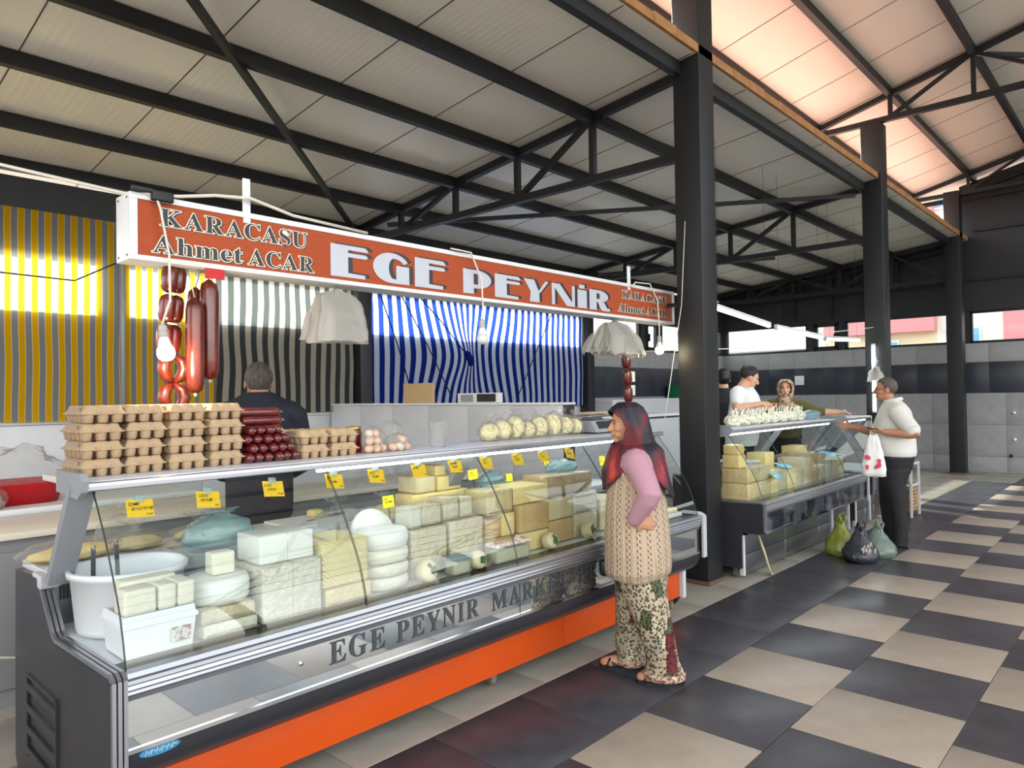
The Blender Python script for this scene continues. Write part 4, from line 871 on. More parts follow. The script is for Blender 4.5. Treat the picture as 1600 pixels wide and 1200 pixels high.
for i, (x, rx, rz) in enumerate(XS):
    rz *= 1.22; rx *= 1.06
    c = (x+.03, 3.06, 1.2945+rz*.82); t = film_bag('string_cheese_bag', 'clear bag of pale string cheese on the shelf, %s from left in the row' % ORD[i], 'cheese bag', c, (rx*1.12, .064, rz*1.10), 40+i, .055, amp=.26); t['group'] = 'bags of string cheese on the first counter'
    string_heap(t, c, (rx, .056, rz), 70, 60+i, mStr, 1.296, .0062)
# scale
scl = thing('scale', 'grey shop scale with a dark display on the counter shelf', 'scale', (4.2, 3.08, 1.293))
M = Matrix.Translation((4.17, 3.05, 0))
obj('body', MB().prism([(-.12, 1.305), (-.11, 1.325), (-.075, 1.385), (.13, 1.395), (.14, 1.305)], lambda a, b, t: (4.02+t, 3.06+a, b), .32), mCap, scl)
obj('display', MB().add([(4.06, 2.9475, 1.327), (4.28, 2.9475, 1.327), (4.28, 2.9795, 1.379), (4.06, 2.9795, 1.379)], [(0, 1, 2, 3)]) is None or MB().prism([(-.1105, 1.330), (-.0795, 1.379), (-.0765, 1.379), (-.1075, 1.330)], lambda a, b, t: (4.07+t, 3.0575+a, b), .2), mVent, scl)
obj('foot_frame', MB().box(4.03, 4.33, 2.95, 3.19, 1.2935, 1.306, .003), mGasket, scl); obj('platter', MB().box(3.99, 4.36, 2.97, 3.2, 1.41, 1.425, .006).box(4.12, 4.22, 3.03, 3.13, 1.39, 1.412), mSteel, scl)
for i, (x, y, rz) in enumerate(((4.10, 3.05, .2), (4.22, 3.08, -.1))): o = obj('paper_packet', MB().box(-.08, .08, -.05, .05, 0, .018, .005), mat('brown_packet', '#a4927c', .6)); o.location = (x, y, 1.427); o.rotation_euler = (0, 0, rz); tag(o, ('flat brown paper packet on the scale platter, nearer end', 'flat brown paper packet on the scale platter, far end')[i], 'packet')
# ---------------------------------------------------------------- cheeses
mCw = mat('white_cheese', '#d6d0bd', .5, bump=(35, .6, .008), var=(12, '#dfdacb', .5), sss=.12); mCi = mat('ivory_cheese', '#d2c4a2', .5, bump=(28, .7, .008), var=(10, '#c4b48c', .6), sss=.12)
mCy = mat('yellow_cheese', '#d2b87a', .5, bump=(26, .6, .008), var=(9, '#dac88f', .6), sss=.12); mCt = mat('tan_cheese', '#c2a678', .5, bump=(24, .6, .008), var=(8, '#b39364', .6), sss=.1)
mCb = mat('snow_white_cheese', '#dfdfda', .35, bump=(12, .35, .01), sss=.15); mCloth = mat('cloth_marked_cheese', '#d4c492', .55, bump=(8, .2), sss=.1)
n_, l_, b_ = nodes(mCloth); tc = n_.new('ShaderNodeTexCoord'); w = n_.new('ShaderNodeTexWave'); w.bands_direction = 'DIAGONAL'; w.inputs['Scale'].default_value = 32; w.inputs['Distortion'].default_value = 5; bp = n_.new('ShaderNodeBump'); bp.inputs['Strength'].default_value = .5; bp.inputs['Distance'].default_value = .006
l_.new(tc.outputs['Object'], w.inputs['Vector']); l_.new(w.outputs['Fac'], bp.inputs['Height']); l_.new(bp.outputs[0], b_.inputs['Normal'])
mWrap = sheer('tight_clear_wrap', '#f7f7f5', .11, .12, body=.04, bump=(30, 1.6)); mTray = sheer('frosted_tray', '#eef3f3', .04, .15, body=.25, bodycol='#e4ecec')
mBlueF = sheer('blue_plastic_film', '#dcecf2', .06, .12, body=.4, bodycol='#bfdfea', bump=(20, .8)); mHerb = mat('green_herb', '#2d5a24', .7); mTubW = mat('white_tub_plastic', '#d3d7db', .35)
D = .697
def cheese(name, label, x0, x1, y0, y1, z0, z1, m, wrap=None, r=.010, rz=0., cuts=0, group=None):
    t = thing(name, label, 'cheese', ((x0+x1)/2, (y0+y1)/2, z0), group)
    mb = MB(); mb.box(x0, x1, y0, y1, z0, z1, r); k = random.random()*9
    mb.v = [tuple(V3(p)+wob(V3(p)+V3((k, 0, 0)), 9, .004)) if p[2] > z0+.01 else p for p in mb.v]
    o = obj('block', mb, m, t)
    for i in range(cuts):
        x = x0+(x1-x0)*(i+1)/(cuts+1); obj('cut_line', MB().box(x-.001, x+.001, y0-.0006, y1, z0+.004, z1+.0008), mat('cheese_crease', '#b9b294', .7), o)
    if wrap:
        w = MB(); w.box(x0-.003, x1+.003, y0-.003, y1+.003, z0+.001, z1+.003, r*1.2); obj('wrapper', w, wrap, t)
        if wrap is mWrap: f = MB(); f.tube([(x0+.01, y0-.006, z0+.012), ((x0+x1)/2, y0-.008, z0+.016), (x1-.01, y0-.006, z0+.012)], .004, 6); obj('wrapper_seam', f, wrap, t)
    if rz: t.rotation_euler = (0, 0, rz)
    return t
def wheel(name, label, c, r, h, m, wrap=None, sq=1.0, group=None):
    t = thing(name, label, 'cheese', c, group); p = [(.004, 0), (r*.90, 0), (r*.975, h*.18), (r, h*.5), (r*.975, h*.82), (r*.90, h*.98), (r*.5, h), (.004, h)]
    mb = MB(); mb.lathe(p, c, 32); mb.v = [(c[0]+(x-c[0]), c[1]+(y-c[1])*sq, z) for x, y, z in mb.v]; mb.v = [tuple(V3(q)+wob(q, 7, .003)) for q in mb.v]; obj('rind', mb, m, t)
    if wrap: w = MB(); w.lathe([(a*1.02+.001, b*1.02) for a, b in p], c, 32); w.v = [(x, c[1]+(y-c[1])*sq, z) for x, y, z in w.v]; obj('wrapper', w, wrap, t)
    return t
random.seed(77)
# tub of brine with two long spatulas
bk = thing('brine_tub', 'big round white tub at the near end of the display', 'tub', (1.03, 3.03, D))
obj('tub', MB().lathe([(.003, D), (.175, D), (.182, D+.02), (.20, .905), (.212, .91), (.214, .93), (.205, .936), (.197, .93), (.192, .90), (.175, D+.1), (.003, D+.1)], (1.03, 3.03, 0), 40), mTubW, bk)
obj('brine', MB().lathe([(.003, .83), (.186, .83), (.186, .834), (.003, .835)], (1.03, 3.03, 0), 32), mat('cloudy_brine', '#b9c9d2', .08), bk)
for nm, p, q, lb in (('spatula', (.965, 2.97, 1.045), (1.0, 3.05, .80), 'steel spatula standing in the white tub, nearer its middle'), ('spatula', (.875, 2.93, 1.045), (.90, 3.02, .80), 'steel spatula standing in the white tub, nearer the end panel')):
    s = thing(nm, lb, 'spatula', q); d = V3(p)-V3(q); obj('handle', MB().bar(q, V3(q)+d*.93, .016, .003, up=(0, 1, 0)), mSteel, s); obj('blade', MB().bar(V3(q)-d*.02, V3(q)+d*.28, .026, .002, up=(0, 1, 0)), mSteel, s)
    obj('hang_loop', MB().tube([V3(q)+d*.93+V3((.006*cos(a), 0, .010*sin(a)+.006)) for a in [2*pi*k/10 for k in range(11)]], .003, 6), mSteel, s)
# square tub with blocks on top
sb = thing('square_tub', 'white square tub with a small picture label', 'tub', (.985, 2.70, D)); mb = MB()
mb.rings([[(.985+sx*a, 2.70+sy*b, z) for sx, sy in ((-1, -1), (1, -1), (1, 1), (-1, 1))] for a, b, z in ((.112, .092, D), (.122, .102, .80), (.128, .108, .802), (.128, .108, .815), (.122, .102, .818), (.118, .098, .842), (.112, .092, .842), (.108, .09, .80))], True, True, False); obj('tub', mb, mTubW, sb)
obj('picture_label', MB().box(1.02, 1.085, 2.588, 2.592, .725, .775), mat('dark_red_picture', '#6b2f2a', .4, var=(50, '#b9bfb4', 1.0)), sb)
for i, (x0, x1, y0, y1, lb) in enumerate(((.868, .975, 2.60, 2.70, 'white cheese brick on the square tub, front near corner'), (.980, 1.04, 2.60, 2.69, 'narrow white cheese brick on the square tub, front middle'), (1.045, 1.105, 2.60, 2.72, 'white cheese brick on the square tub, front far corner'), (.90, 1.09, 2.725, 2.80, 'white cheese brick on the square tub, at the back'))): cheese('cheese_brick', lb, x0, x1, y0, y1, .843, .928 if i < 3 else .935, mCw)
cheese('wrapped_cheese', 'film-wrapped white cheese under the round wheel', 1.135, 1.345, 2.60, 2.82, D, .745, mCw, mWrap); cheese('wrapped_cheese', 'ivory wrapped cheese second under the round wheel', 1.13, 1.34, 2.605, 2.83, .748, .80, mCi, mWrap)
wheel('round_cheese', 'round white cheese wheel with a small block on top', (1.245, 2.725, .803), .118, .095, mCb); cheese('cheese_block', 'small white block standing on the round cheese wheel', 1.215, 1.305, 2.70, 2.77, .899, .985, mCw)
cheese('cheese_block', 'tall white wrapped cheese block with another white block on it', 1.365, 1.625, 2.60, 2.84, D, .915, mCw, mWrap, cuts=1); cheese('cheese_block', 'bright white cheese block on top of the tall wrapped one', 1.375, 1.615, 2.64, 2.83, .917, 1.03, mCb, cuts=1)
cheese('wrapped_cheese', 'shiny wrapped low cheese under the cloth-marked yellow block', 1.645, 1.875, 2.60, 2.83, D, .768, mCy, mWrap); cheese('cheese_block', 'pale yellow cheese block with cloth-marked top', 1.64, 1.875, 2.62, 2.87, .770, .965, mCloth, r=.014)
for i, (z0, h, m, lb) in enumerate(((D, .058, mCw, 'lowest flat white cheese of the rounded stack'), (.756, .058, mCw, 'second flat white cheese of the rounded stack'), (.815, .062, mCw, 'third flat white cheese of the rounded stack'), (.878, .085, mCb, 'plump white cheese on top of the rounded stack'))): wheel('cheese_loaf', lb, (2.02, 2.72, z0), .132, h, m, mWrap if i < 2 else None, .85, None)
t = thing('cheese_disc', 'white cheese disc leaning upright behind the rounded stack', 'cheese', (2.12, 2.92, .87)); M = Matrix.Translation((2.13, 2.93, .90)) @ Matrix.Rotation(radians(62), 4, 'X'); obj('disc', MB().lathe([(.003, -.02), (.115, -.02), (.125, -.008), (.125, .008), (.115, .02), (.003, .02)], n=32, M=M), mCb, t)
cheese('cheese_block', 'white block under the leaning disc', 2.03, 2.2, 2.86, 3.05, D, .855, mCw)
def herb_cheese(x, y, r, label):
    t = thing('herb_cheese', label, 'cheese', (x, y, D)); M = Matrix.Translation((x, y, D+r)) @ Matrix.Rotation(radians(72), 4, 'X')
    obj('round', MB().lathe([(.003, -.03), (r*.85, -.03), (r, -.018), (r, .018), (r*.85, .03), (.003, .03)], n=24, M=M), mCi, t); h = MB(); random.seed(int(x*100))
    for i in range(12): a, q = random.uniform(0, 6.3), random.uniform(0, r*.55); p = M @ V3((q*cos(a)+.012, q*sin(a), .031)); h.ell(p, (.009, .004, .012), 6, 4)
    tag(obj('herbs', h, mHerb, t), kind='stuff')
for x, y, r, lb in ((2.19, 2.60, .052, 'small round herbed cheese in front, nearest the plump white stack'), (2.52, 2.60, .046, 'small round herbed cheese in front of the clear packs'), (3.11, 2.61, .046, 'small round cheese with dark herbs before the tan stack'), (3.50, 2.63, .046, 'small round cheese with dark herbs farthest along the glass')): herb_cheese(x, y, r, lb)
pk = thing('cheese_pack', 'long clear pack with a pink printed lid in front', 'cheese pack', (2.76, 2.60, D)); obj('tray', MB().box(2.64, 2.90, 2.575, 2.65, D+.001, .78, .006), mTray, pk); obj('printed_lid', MB().box(2.635, 2.905, 2.57, 2.655, .782, .80, .003), mat('pink_printed_film', '#d3aea4', .3, var=(40, '#e9e1d6', .9)), pk); obj('content', MB().box(2.645, 2.895, 2.58, 2.645, D+.004, .765, .01), mCi, pk)
pk = thing('cheese_pack', 'short clear pack with blue film left of the pink-lidded one', 'cheese pack', (2.42, 2.60, D)); obj('tray', MB().box(2.34, 2.46, 2.575, 2.65, D+.001, .77, .006), mTray, pk); obj('content', MB().box(2.345, 2.455, 2.58, 2.645, D+.004, .755, .01), mCi, pk); obj('film_lid', MB().box(2.335, 2.465, 2.57, 2.655, .772, .785, .003), mBlueF, pk)
cheese('cheese_block', 'tall ivory wrapped block behind the first herbed round', 2.18, 2.41, 2.70, 2.92, D, .925, mCi, mWrap); cheese('cheese_block', 'tall ivory wrapped block, second in the tall row', 2.43, 2.665, 2.70, 2.92, D, .935, mCi, mWrap)
for i, (x0, x1, y0, z1, lb) in enumerate(((2.185, 2.255, 2.71, 1.035, 'white upright piece on the first tall ivory block, nearer'), (2.262, 2.40, 2.73, 1.03, 'wide ivory piece on the first tall ivory block'), (2.425, 2.53, 2.74, 1.05, 'wrapped piece on the second tall ivory block, nearer'), (2.545, 2.63, 2.74, 1.04, 'wrapped piece on the second tall ivory block, farther'))): cheese('cheese_piece', lb, x0, x1, y0, y0+.12, .930 if i < 2 else .940, z1, mCw if i == 0 else mCi, mWrap)
cheese('cheese_block', 'yellow block at the bottom beside the second tall ivory block', 2.685, 2.90, 2.69, 2.90, D, .80, mCt); cheese('cheese_block', 'small yellow block of a pair above the bottom yellow one, nearer', 2.69, 2.80, 2.70, 2.88, .802, .905, mCt); cheese('cheese_block', 'small yellow block of a pair above the bottom yellow one, farther', 2.805, 2.905, 2.69, 2.88, .802, .925, mCy); cheese('cheese_piece', 'bright yellow wedge piece topping the pair of small blocks', 2.70, 2.90, 2.70, 2.88, .928, 1.055, mCy, mWrap)
cheese('cheese_block', 'large yellow block low in the tan wall of cheese', 2.93, 3.17, 2.67, 2.92, D, .80, mCy); cheese('cheese_block', 'large tan block standing on the low yellow block', 2.925, 3.18, 2.67, 2.92, .802, .955, mCt)
for i, (x0, x1, z0, z1, m, lb) in enumerate(((3.20, 3.43, D, .83, mCt, 'lower tan block right of the tall tan block'), (3.20, 3.43, .832, .955, mCi, 'upper ivory block right of the tall tan block'), (3.44, 3.67, D, .84, mCi, 'lower ivory block at the far end of the tan wall'), (3.44, 3.67, .842, .965, mCw, 'upper wrapped block at the far end of the tan wall'))): cheese('cheese_block', lb, x0, x1, 2.69, 2.92, z0, z1, m, mWrap if i > 1 else None)
cheese('cheese_slab', 'yellow slab laid on top of the tan wall, nearer', 2.91, 3.21, 2.70, 2.92, .958, 1.055, mCy); cheese('cheese_slab', 'long wrapped tan slab on top of the tan wall, farther', 3.215, 3.66, 2.72, 2.92, .968, 1.085, mCt, mWrap, cuts=2)
for i, (x0, x1, z0, z1, y0, m, lb) in enumerate(((2.42, 2.83, .95, 1.045, 2.98, mCy, 'yellow slab carrying the pile behind the tall row'), (2.46, 2.60, 1.047, 1.135, 3.0, mCi, 'ivory chunk on the rear pile, nearer'), (2.61, 2.78, 1.047, 1.125, 2.99, mCy, 'yellow chunk on the rear pile, farther'), (2.62, 2.70, 1.127, 1.185, 3.02, mCy, 'small yellow cube topping the rear pile'))): cheese('cheese_chunk', lb, x0, x1, y0, y0+.16, z0, z1, m)
cheese('cheese_block', 'hidden pale block holding up the rear yellow slab', 2.42, 2.83, 2.98, 3.2, D, .948, mCi)
for i in range(3): cheese('cheese_block', 'ivory block at the far end of the display, %s from the tan wall' % ('first', 'second', 'third')[i], 3.72+i*.24, 3.94+i*.24, 2.70, 2.92, D, .90-.05*i, (mCi, mCw, mCy)[i], mWrap if i == 1 else None)
for i in range(3): wheel('round_cheese', 'pale wheel stacked at the far end of the display, %s' % ('bottom', 'middle', 'top')[i], (4.42, 2.86, D+i*.062), .09, .06, (mCw, mCi, mCw)[i])
pk = thing('cheese_pack', 'white packet with yellow cheese pieces beside the far side panel', 'cheese pack', (4.42, 2.62, D)); obj('tray', MB().box(4.30, 4.54, 2.58, 2.72, D+.001, D+.03, .005), mTubW, pk)
for i in range(4): obj('piece', MB().box(4.32+i*.05, 4.36+i*.05, 2.60, 2.70, D+.031, D+.06, .006), mCy, pk)
for k, (x, y, z, rx, rz, lb) in enumerate(((3.06, 3.02, 1.02, .10, .05, 'blue-tinted film bag on the slabs behind the yellow slab'), (3.52, 2.85, 1.095, .12, .035, 'blue-tinted film lying over the long tan slab'))):
    t = thing('film_sheet', lb, 'film', (x, y, z)); mb = MB(); blob(mb, (x, y, z+rz*.82), (rx, .07, rz), 70+k, .35); obj('film', mb, mBlueF, t)
cheese('cheese_block', 'pale yellow block under the blue film bag', 2.96, 3.2, 2.95, 3.12, D, 1.018, mCy)
# bags and trays on the rear worktop
WT = .90
ct = thing('clear_tray', 'clear tray with a bluish bag of white cheese behind the round wheel', 'tray', (1.42, 3.10, D)); mb = MB(); mb.rings([[(1.42+sx*a, 3.10+sy*b, z) for sx, sy in ((-1, -1), (1, -1), (1, 1), (-1, 1))] for a, b, z in ((.13, .10, D+.002), (.16, .125, .93), (.17, .135, .932), (.155, .12, .935), (.125, .095, D+.02))], True, True, False); obj('tray', mb, mTray, ct)
ct2 = film_bag('cheese_bag', 'bluish bag of white cheese in the clear tray', 'bag', (1.42, 3.10, .99), (.15, .11, .075), 51, .03, m=mBlueF); mb = MB(); blob(mb, (1.42, 3.10, .985), (.12, .09, .06), 52, .2); obj('content', mb, mCw, ct2)
for k, (x, y, rx, ry, rz, m, lb) in enumerate(((.95, 3.46, .20, .10, .05, mCy, 'yellow cheese in a clear bag lying across the near side panel'), (1.22, 3.48, .13, .10, .045, mCi, 'clear bag of ivory cheese on the worktop, by the leaning post'), (1.50, 3.50, .13, .09, .04, mCi, 'clear bag of ivory cheese on the worktop, behind the tray'))):
    t = film_bag('cheese_bag', lb, 'bag', (x, y, WT+rz*.82), (rx, ry, rz), 80+k, .06 if k else 0); mb = MB(); blob(mb, (x, y, WT+rz*.6), (rx*.8, ry*.8, rz*.62), 85+k, .15); obj('content', mb, m, t)
t = film_bag('empty_film', 'crumpled clear bag standing behind the ivory cheese bag', 'bag', (1.16, 3.56, .97), (.09, .04, .085), 91, .06)
t = film_bag('empty_film', 'crumpled clear bag heap beside the white cutting board', 'bag', (2.08, 3.16, .955), (.12, .08, .065), 92, .05)
t = film_bag('curd_bag', 'clear bag of curd cheese behind the yellow price card', 'bag', (2.33, 3.12, .955), (.11, .09, .07), 93, .05); mb = MB(); blob(mb, (2.33, 3.12, .945), (.09, .07, .05), 94, .3); obj('content', mb, mCi, t)
cheese('cheese_block', 'ivory block hidden under the bag of curd cheese', 2.22, 2.41, 2.95, 3.22, D, .895, mCi); cheese('cheese_block', 'low white block under the crumpled clear bag', 1.96, 2.19, 3.07, 3.23, D, .895, mCw)
bd = tag(obj('cutting_board', MB().box(1.90, 2.45, 3.30, 3.60, .901, .916, .004), mWhite), 'white cutting board on the rear worktop', 'cutting board')
kf = thing('knife', 'black-handled knife on the white cutting board', 'knife', (2.2, 3.42, .917)); obj('blade', MB().prism([(2.05, 3.40), (2.20, 3.43), (2.20, 3.45), (2.05, 3.42)], lambda a, b, t: (a, b, .9175+t), .002), mSteel, kf); obj('handle', MB().bar((2.20, 3.44, .923), (2.31, 3.46, .923), .018, .012), mBk, kf)
cheese('cheese_piece', 'small yellow lump on the cutting board by the knife', 2.12, 2.19, 3.47, 3.54, .917, .955, mCy)
ob = thing('oval_tray', 'small steel tray holding a cream scraper on the rear worktop', 'tray', (1.36, 3.55, .9)); obj('tray', MB().rings([[(1.62+sx*a, 3.57+sy*b, z) for sx, sy in ((-1, -1), (1, -1), (1, 1), (-1, 1))] for a, b, z in ((.09, .05, .902), (.11, .065, .94), (.105, .06, .94), (.085, .045, .905))], True, True, False), mSteel, ob); obj('scraper', MB().bar((1.58, 3.57, .925), (1.70, 3.57, .985), .05, .01), mCream, ob)
# clutter on the chest freezer
t = film_bag('clear_bag', 'knotted clear bag of scraps in front of the red tub', 'bag', (.98, 5.22, .993), (.115, .07, .075), 101, 0); obj('knot_loop', MB().tube([(1.0, 5.22, 1.05), (.98, 5.21, 1.10), (1.0, 5.20, 1.125), (1.02, 5.21, 1.09), (1.01, 5.22, 1.05)], .007, 8), mClear, t); mb = MB(); blob(mb, (.98, 5.22, .97), (.09, .05, .045), 102, .3); obj('scraps', mb, mat('pinkish_scraps', '#a89490', .6), t)
t = film_bag('clear_bag', 'heap of crumpled clear bags piled in the red tub', 'bag', (1.2, 5.5, 1.10), (.24, .15, .17), 103, 0, amp=.4); t = film_bag('clear_bag', 'grey crumpled bags at the left end of the red tub', 'bag', (.92, 5.47, 1.075), (.14, .12, .13), 104, 0, m=mBagF, amp=.35)
tag(obj('cable', MB().tube([(-.2, 4.2, .5), (.3, 3.9, .45), (.7, 3.85, .46), (1.3, 3.85, .3)], .006, 6), mCable), 'pale cable sagging behind the near side panel', 'cable')

# ---------------------------------------------------------------- price cards
mCard = mat('yellow_price_card', '#f0c012', .5); mCardL = mat('lemon_price_card', '#f2e021', .5); mInk = mat('black_ink', '#14130f', .6); mClip = sheer('clear_clip', '#e8f6fb', .1, .08, body=.3, bodycol='#d5edf5')
def card(x, y, z, w, h, rx, ry, rz, lines, label, m=None, stick=False, clip=True):
    t = thing('price_card', label, 'price card', (0, 0, 0), 'yellow handwritten price cards')
    obj('card', MB().box(-w/2, w/2, 0, .0012, -h/2, h/2), m or mCard, t); ink = MB()
    for i, s in enumerate(lines):
        hh = h*(.17 if i < 2 else .12); ww = min(w*.8, len(s)*hh*.72); a0 = -w/2+w*(.08+.10*i) if i < 2 else w/2-ww-w*.06; zz = h/2-h*(.36+.27*i)
        letters(ink, s, lambda a, b: (a0+a+.18*b, -.0006, zz+b+.03*a), ww, hh, .012, False, .07)
    obj('handwriting', ink, mInk, t)
    if clip: obj('clip', MB().box(-.018, .018, -.002, .004, h/2-.012, h/2+.018, .003), mClip, t)
    if stick: obj('pick', MB().box(-.002, .002, .0012, .0035, -h/2-.07, h/2), mBk, t)
    t.location = (x, y, z); t.rotation_euler = (radians(rx), radians(ry), radians(rz)); return t
TG = [(.98, 'İZMİR', 'BEYAZ PEYNİR', '5.60', 'beside the near end, naming white cheese'), (1.23, 'ÇOBAN', 'PEYNİR', '100', 'second along the glass from the near end'), (1.505, 'KARS', 'AYRAN', 'TULUM', 'third along the glass, over the tall white block'), (1.80, 'SÜT', 'TULUM', '120', 'by the first glass joint, over the cloth-marked block'),
      (2.03, 'KEÇİ', 'TULUM', '150', 'over the rounded white stack'), (2.29, 'EZİNE', '', '90', 'left of the rear cheese pile'), (2.535, 'BERGAMA', 'TULUM', '80', 'over the second tall ivory block'), (2.765, 'KAŞAR', 'TAVA', '85', 'just right of the second glass joint'), (3.02, 'BEYAZ', 'TENEKE', '75', 'over the yellow slab'), (3.25, 'DİL', 'TAZE', '95', 'over the middle of the tan slab'), (3.50, 'KÖY', 'PEYNİR', '70', 'nearest the old woman, under the shelf lip')]
random.seed(3)
for x, a, b, c, lb in TG: card(x, 2.765, 1.183+.010*(x > 1.4)+.012*min(1, (x-1)/1.5), .098, .066, -22, random.uniform(-4, 3)+7, 6, [s.replace('Ç', 'C').replace('Ş', 'S').replace('Ö', 'O') for s in (a, b, c)], 'yellow price card clipped inside the glass, '+lb)
card(2.276, 3.0, 1.03, .075, .062, -8, 0, 4, ['LOR', 'PEYNİR', ''], 'lemon card reading LOR on a pick in the curd cheese', mCardL, True, False)
card(2.82, 2.93, 1.125, .085, .055, -8, -2, 8, ['YAGLI', 'KASAR', '95'], 'lemon price card on a pick behind the yellow wedge', mCardL, True, False)
card(3.09, 2.90, 1.085, .062, .045, -8, 3, 8, ['TAZE', '', ''], 'small lemon price card low between the slabs', mCardL, False, False)
card(3.47, 2.93, 1.14, .055, .07, -8, 0, 8, ['KUP', '70', ''], 'upright lemon price card over the long tan slab', mCardL, True, False)
card(4.03, 2.9, 1.11, .075, .065, -8, 0, 8, ['TEL', '60', ''], 'lemon price card half hidden by the old woman', mCardL, True, False)

# ---------------------------------------------------------------- goods of the second counter
D2 = D-.075; random.seed(44); _before = set(bpy.data.objects)
def c2b(x0, x1, y0, y1, z0, z1, m, lb, wrap=None): return cheese('cheese_block', lb, x0, x1, y0+.0, y1, z0, z1, m, wrap)
for i, x in enumerate((6.02, 6.26)):
    for j, (z0, z1) in enumerate(((D2, .76), (.762, .885))): c2b(x, x+.225, 2.76, 3.0, z0, z1, mCy, 'yellow block at the near end of the second counter, %s %s' % (('lower', 'upper')[j], ('nearer', 'farther')[i]), mWrap)
c2b(6.03, 6.16, 2.84, 3.0, .888, 1.0, mCy, 'yellow block standing on the near blocks of the second counter'); c2b(6.035, 6.155, 2.85, 2.99, 1.002, 1.085, mCy, 'smaller yellow block topping the near stack of the second counter')
for i in range(4): c2b(6.52+i*.21, 6.715+i*.21, 2.78, 3.02, D2, .83-.012*i, (mCy, mCi, mCy, mCi)[i], 'yellowish block in the middle of the second counter, %s from near end' % ORD[i], mWrap if i % 2 else None)
for i in range(5): c2b(7.38+i*.2, 7.57+i*.2, 2.78, 3.05, D2, (.88, .92, .90, .86, .84)[i], (mCi, mCt, mCi, mCw, mCi)[i], 'wrapped ivory block of the far half of the second counter, %s along' % ORD[i], mWrap)
for i in range(2): c2b(8.42, 8.62, 2.80, 3.02, D2+i*.102, D2+.1+i*.102, mCy, ('lower', 'upper')[i]+' yellow block at the far end of the second counter', mWrap)
c2b(7.1, 7.3, 3.05, 3.25, D2, .94, mCy, 'yellow block at the back of the second counter'); c2b(8.0, 8.3, 3.08, 3.25, D2, .95, mCy, 'small yellow block at the back right of the second counter')
for i, (x, y, z, w, d, lb) in enumerate(((8.45, 2.88, D2+.206, .34, .2, 'large bright blue sheet over the far blocks of the second counter'), (6.98, 2.85, .81, .22, .12, 'bright blue sheet on the middle blocks of the second counter'), (6.50, 2.74, .765, .16, .1, 'small blue sheet by the near blocks of the second counter'))):
    mb = MB().sheet(lambda u, v: (x+w*(u-.5)+.05*v, y+d*(v-.5), z+.012+.03*v+.012*sin(u*5+i)), 10, 6); s = tag(obj('blue_sheet', mb, mat('blue_plastic_sheet', '#6fc4ee', .35)), lb, 'sheet'); s.modifiers.new('thickness', 'SOLIDIFY').thickness = .003
dm = thing('deli_dish', 'pale oval dish at the back of the second counter', 'dish', (7.0, 3.2, .83)); obj('dish', MB().lathe([(.003, .83), (.12, .83), (.2, .87), (.205, .875), (.195, .873), (.003, .84)], (6.85, 3.22, 0), 28), mTubW, dm)
for i in range(8):
    x = 6.62+i*.235; lb = 'bunch of white braided string cheese on the second counter, %s from near end' % ORD[i]; t = thing('braided_cheese', lb, 'cheese', (x, 3.16, 1.218), 'bunches of braided cheese on the second counter')
    string_heap(t, (x, 3.16, 1.218+.05), (.125, .085, .068), 46, 200+i, mat('white_string_cheese', '#e2e3cf', .5, bump=(60, .4, .005), sss=.1), 1.2205, .008); random.seed(300+i); tf = MB()
    for q in range(9):
        px, py = x+random.uniform(-.1, .1), 3.16+random.uniform(-.05, .05); tf.tube([(px, py, 1.29), (px+random.uniform(-.02, .02), py-.01, 1.33), (px+random.uniform(-.04, .04), py-.02, 1.36+random.uniform(0, .03))], [.008, .006, .004], 5)
    tag(obj('loose_ends', tf, mat('white_string_cheese'), t), kind='stuff')
t = film_bag('blue_white_bag', 'pale bluish bag lying at the far end of the second counter top', 'bag', (8.62, 3.15, 1.218+.05), (.16, .10, .055), 120, .0, m=mBlueF)
for o in list(set(bpy.data.objects)-_before):   # the second counter stands a little nearer than these were laid out for
    if o.parent is None:
        c = V3(o.location) if o.type == 'EMPTY' else V3(o.bound_box[0]); o.location = V3(o.location)+V3((c.x*-.044, -.12, .030))
# ---------------------------------------------------------------- walnut sacks under the glass rack
ws = thing('walnut_sack', 'net sack of brown walnuts under the white-framed rack', 'sack', (9.9, 2.64, .05)); mW = mat('walnut_shell', '#8d6a48', .7, bump=(120, .5, .004), var=(30, '#a98458', .8)); nut = MB().ell((0, 0, 0), (.021, .019, .02), 8, 6); n0 = None; random.seed(9)
for zz in range(8):
    for yy in range(12):
        for (x, y) in ((9.735+random.uniform(0, .015), 2.41+yy*.041),): 
            p = (x-9.9, y-2.64+random.uniform(-.006, .006), .075+zz*.04-.05)
            if n0 is None: n0 = obj('walnut', nut, mW, ws, fix=True); n0.data.transform(Matrix.Translation(wloc(ws))); n0.location = p
            else: inst(n0, 'walnut', ws, p, (random.uniform(0, 6), random.uniform(0, 6), 0))
for zz in range(8):
    for xx in range(7):
        inst(n0, 'walnut', ws, (9.76+xx*.045-9.9, 2.405-2.64+random.uniform(-.006, .006), .075+zz*.04-.05), (random.uniform(0, 6), random.uniform(0, 6), 0))
fl_ = MB(); fl_.box(9.755, 10.05, 2.425, 2.88, .052, .37, .02); tag(obj('walnut_mass', fl_, mW, ws), kind='stuff')
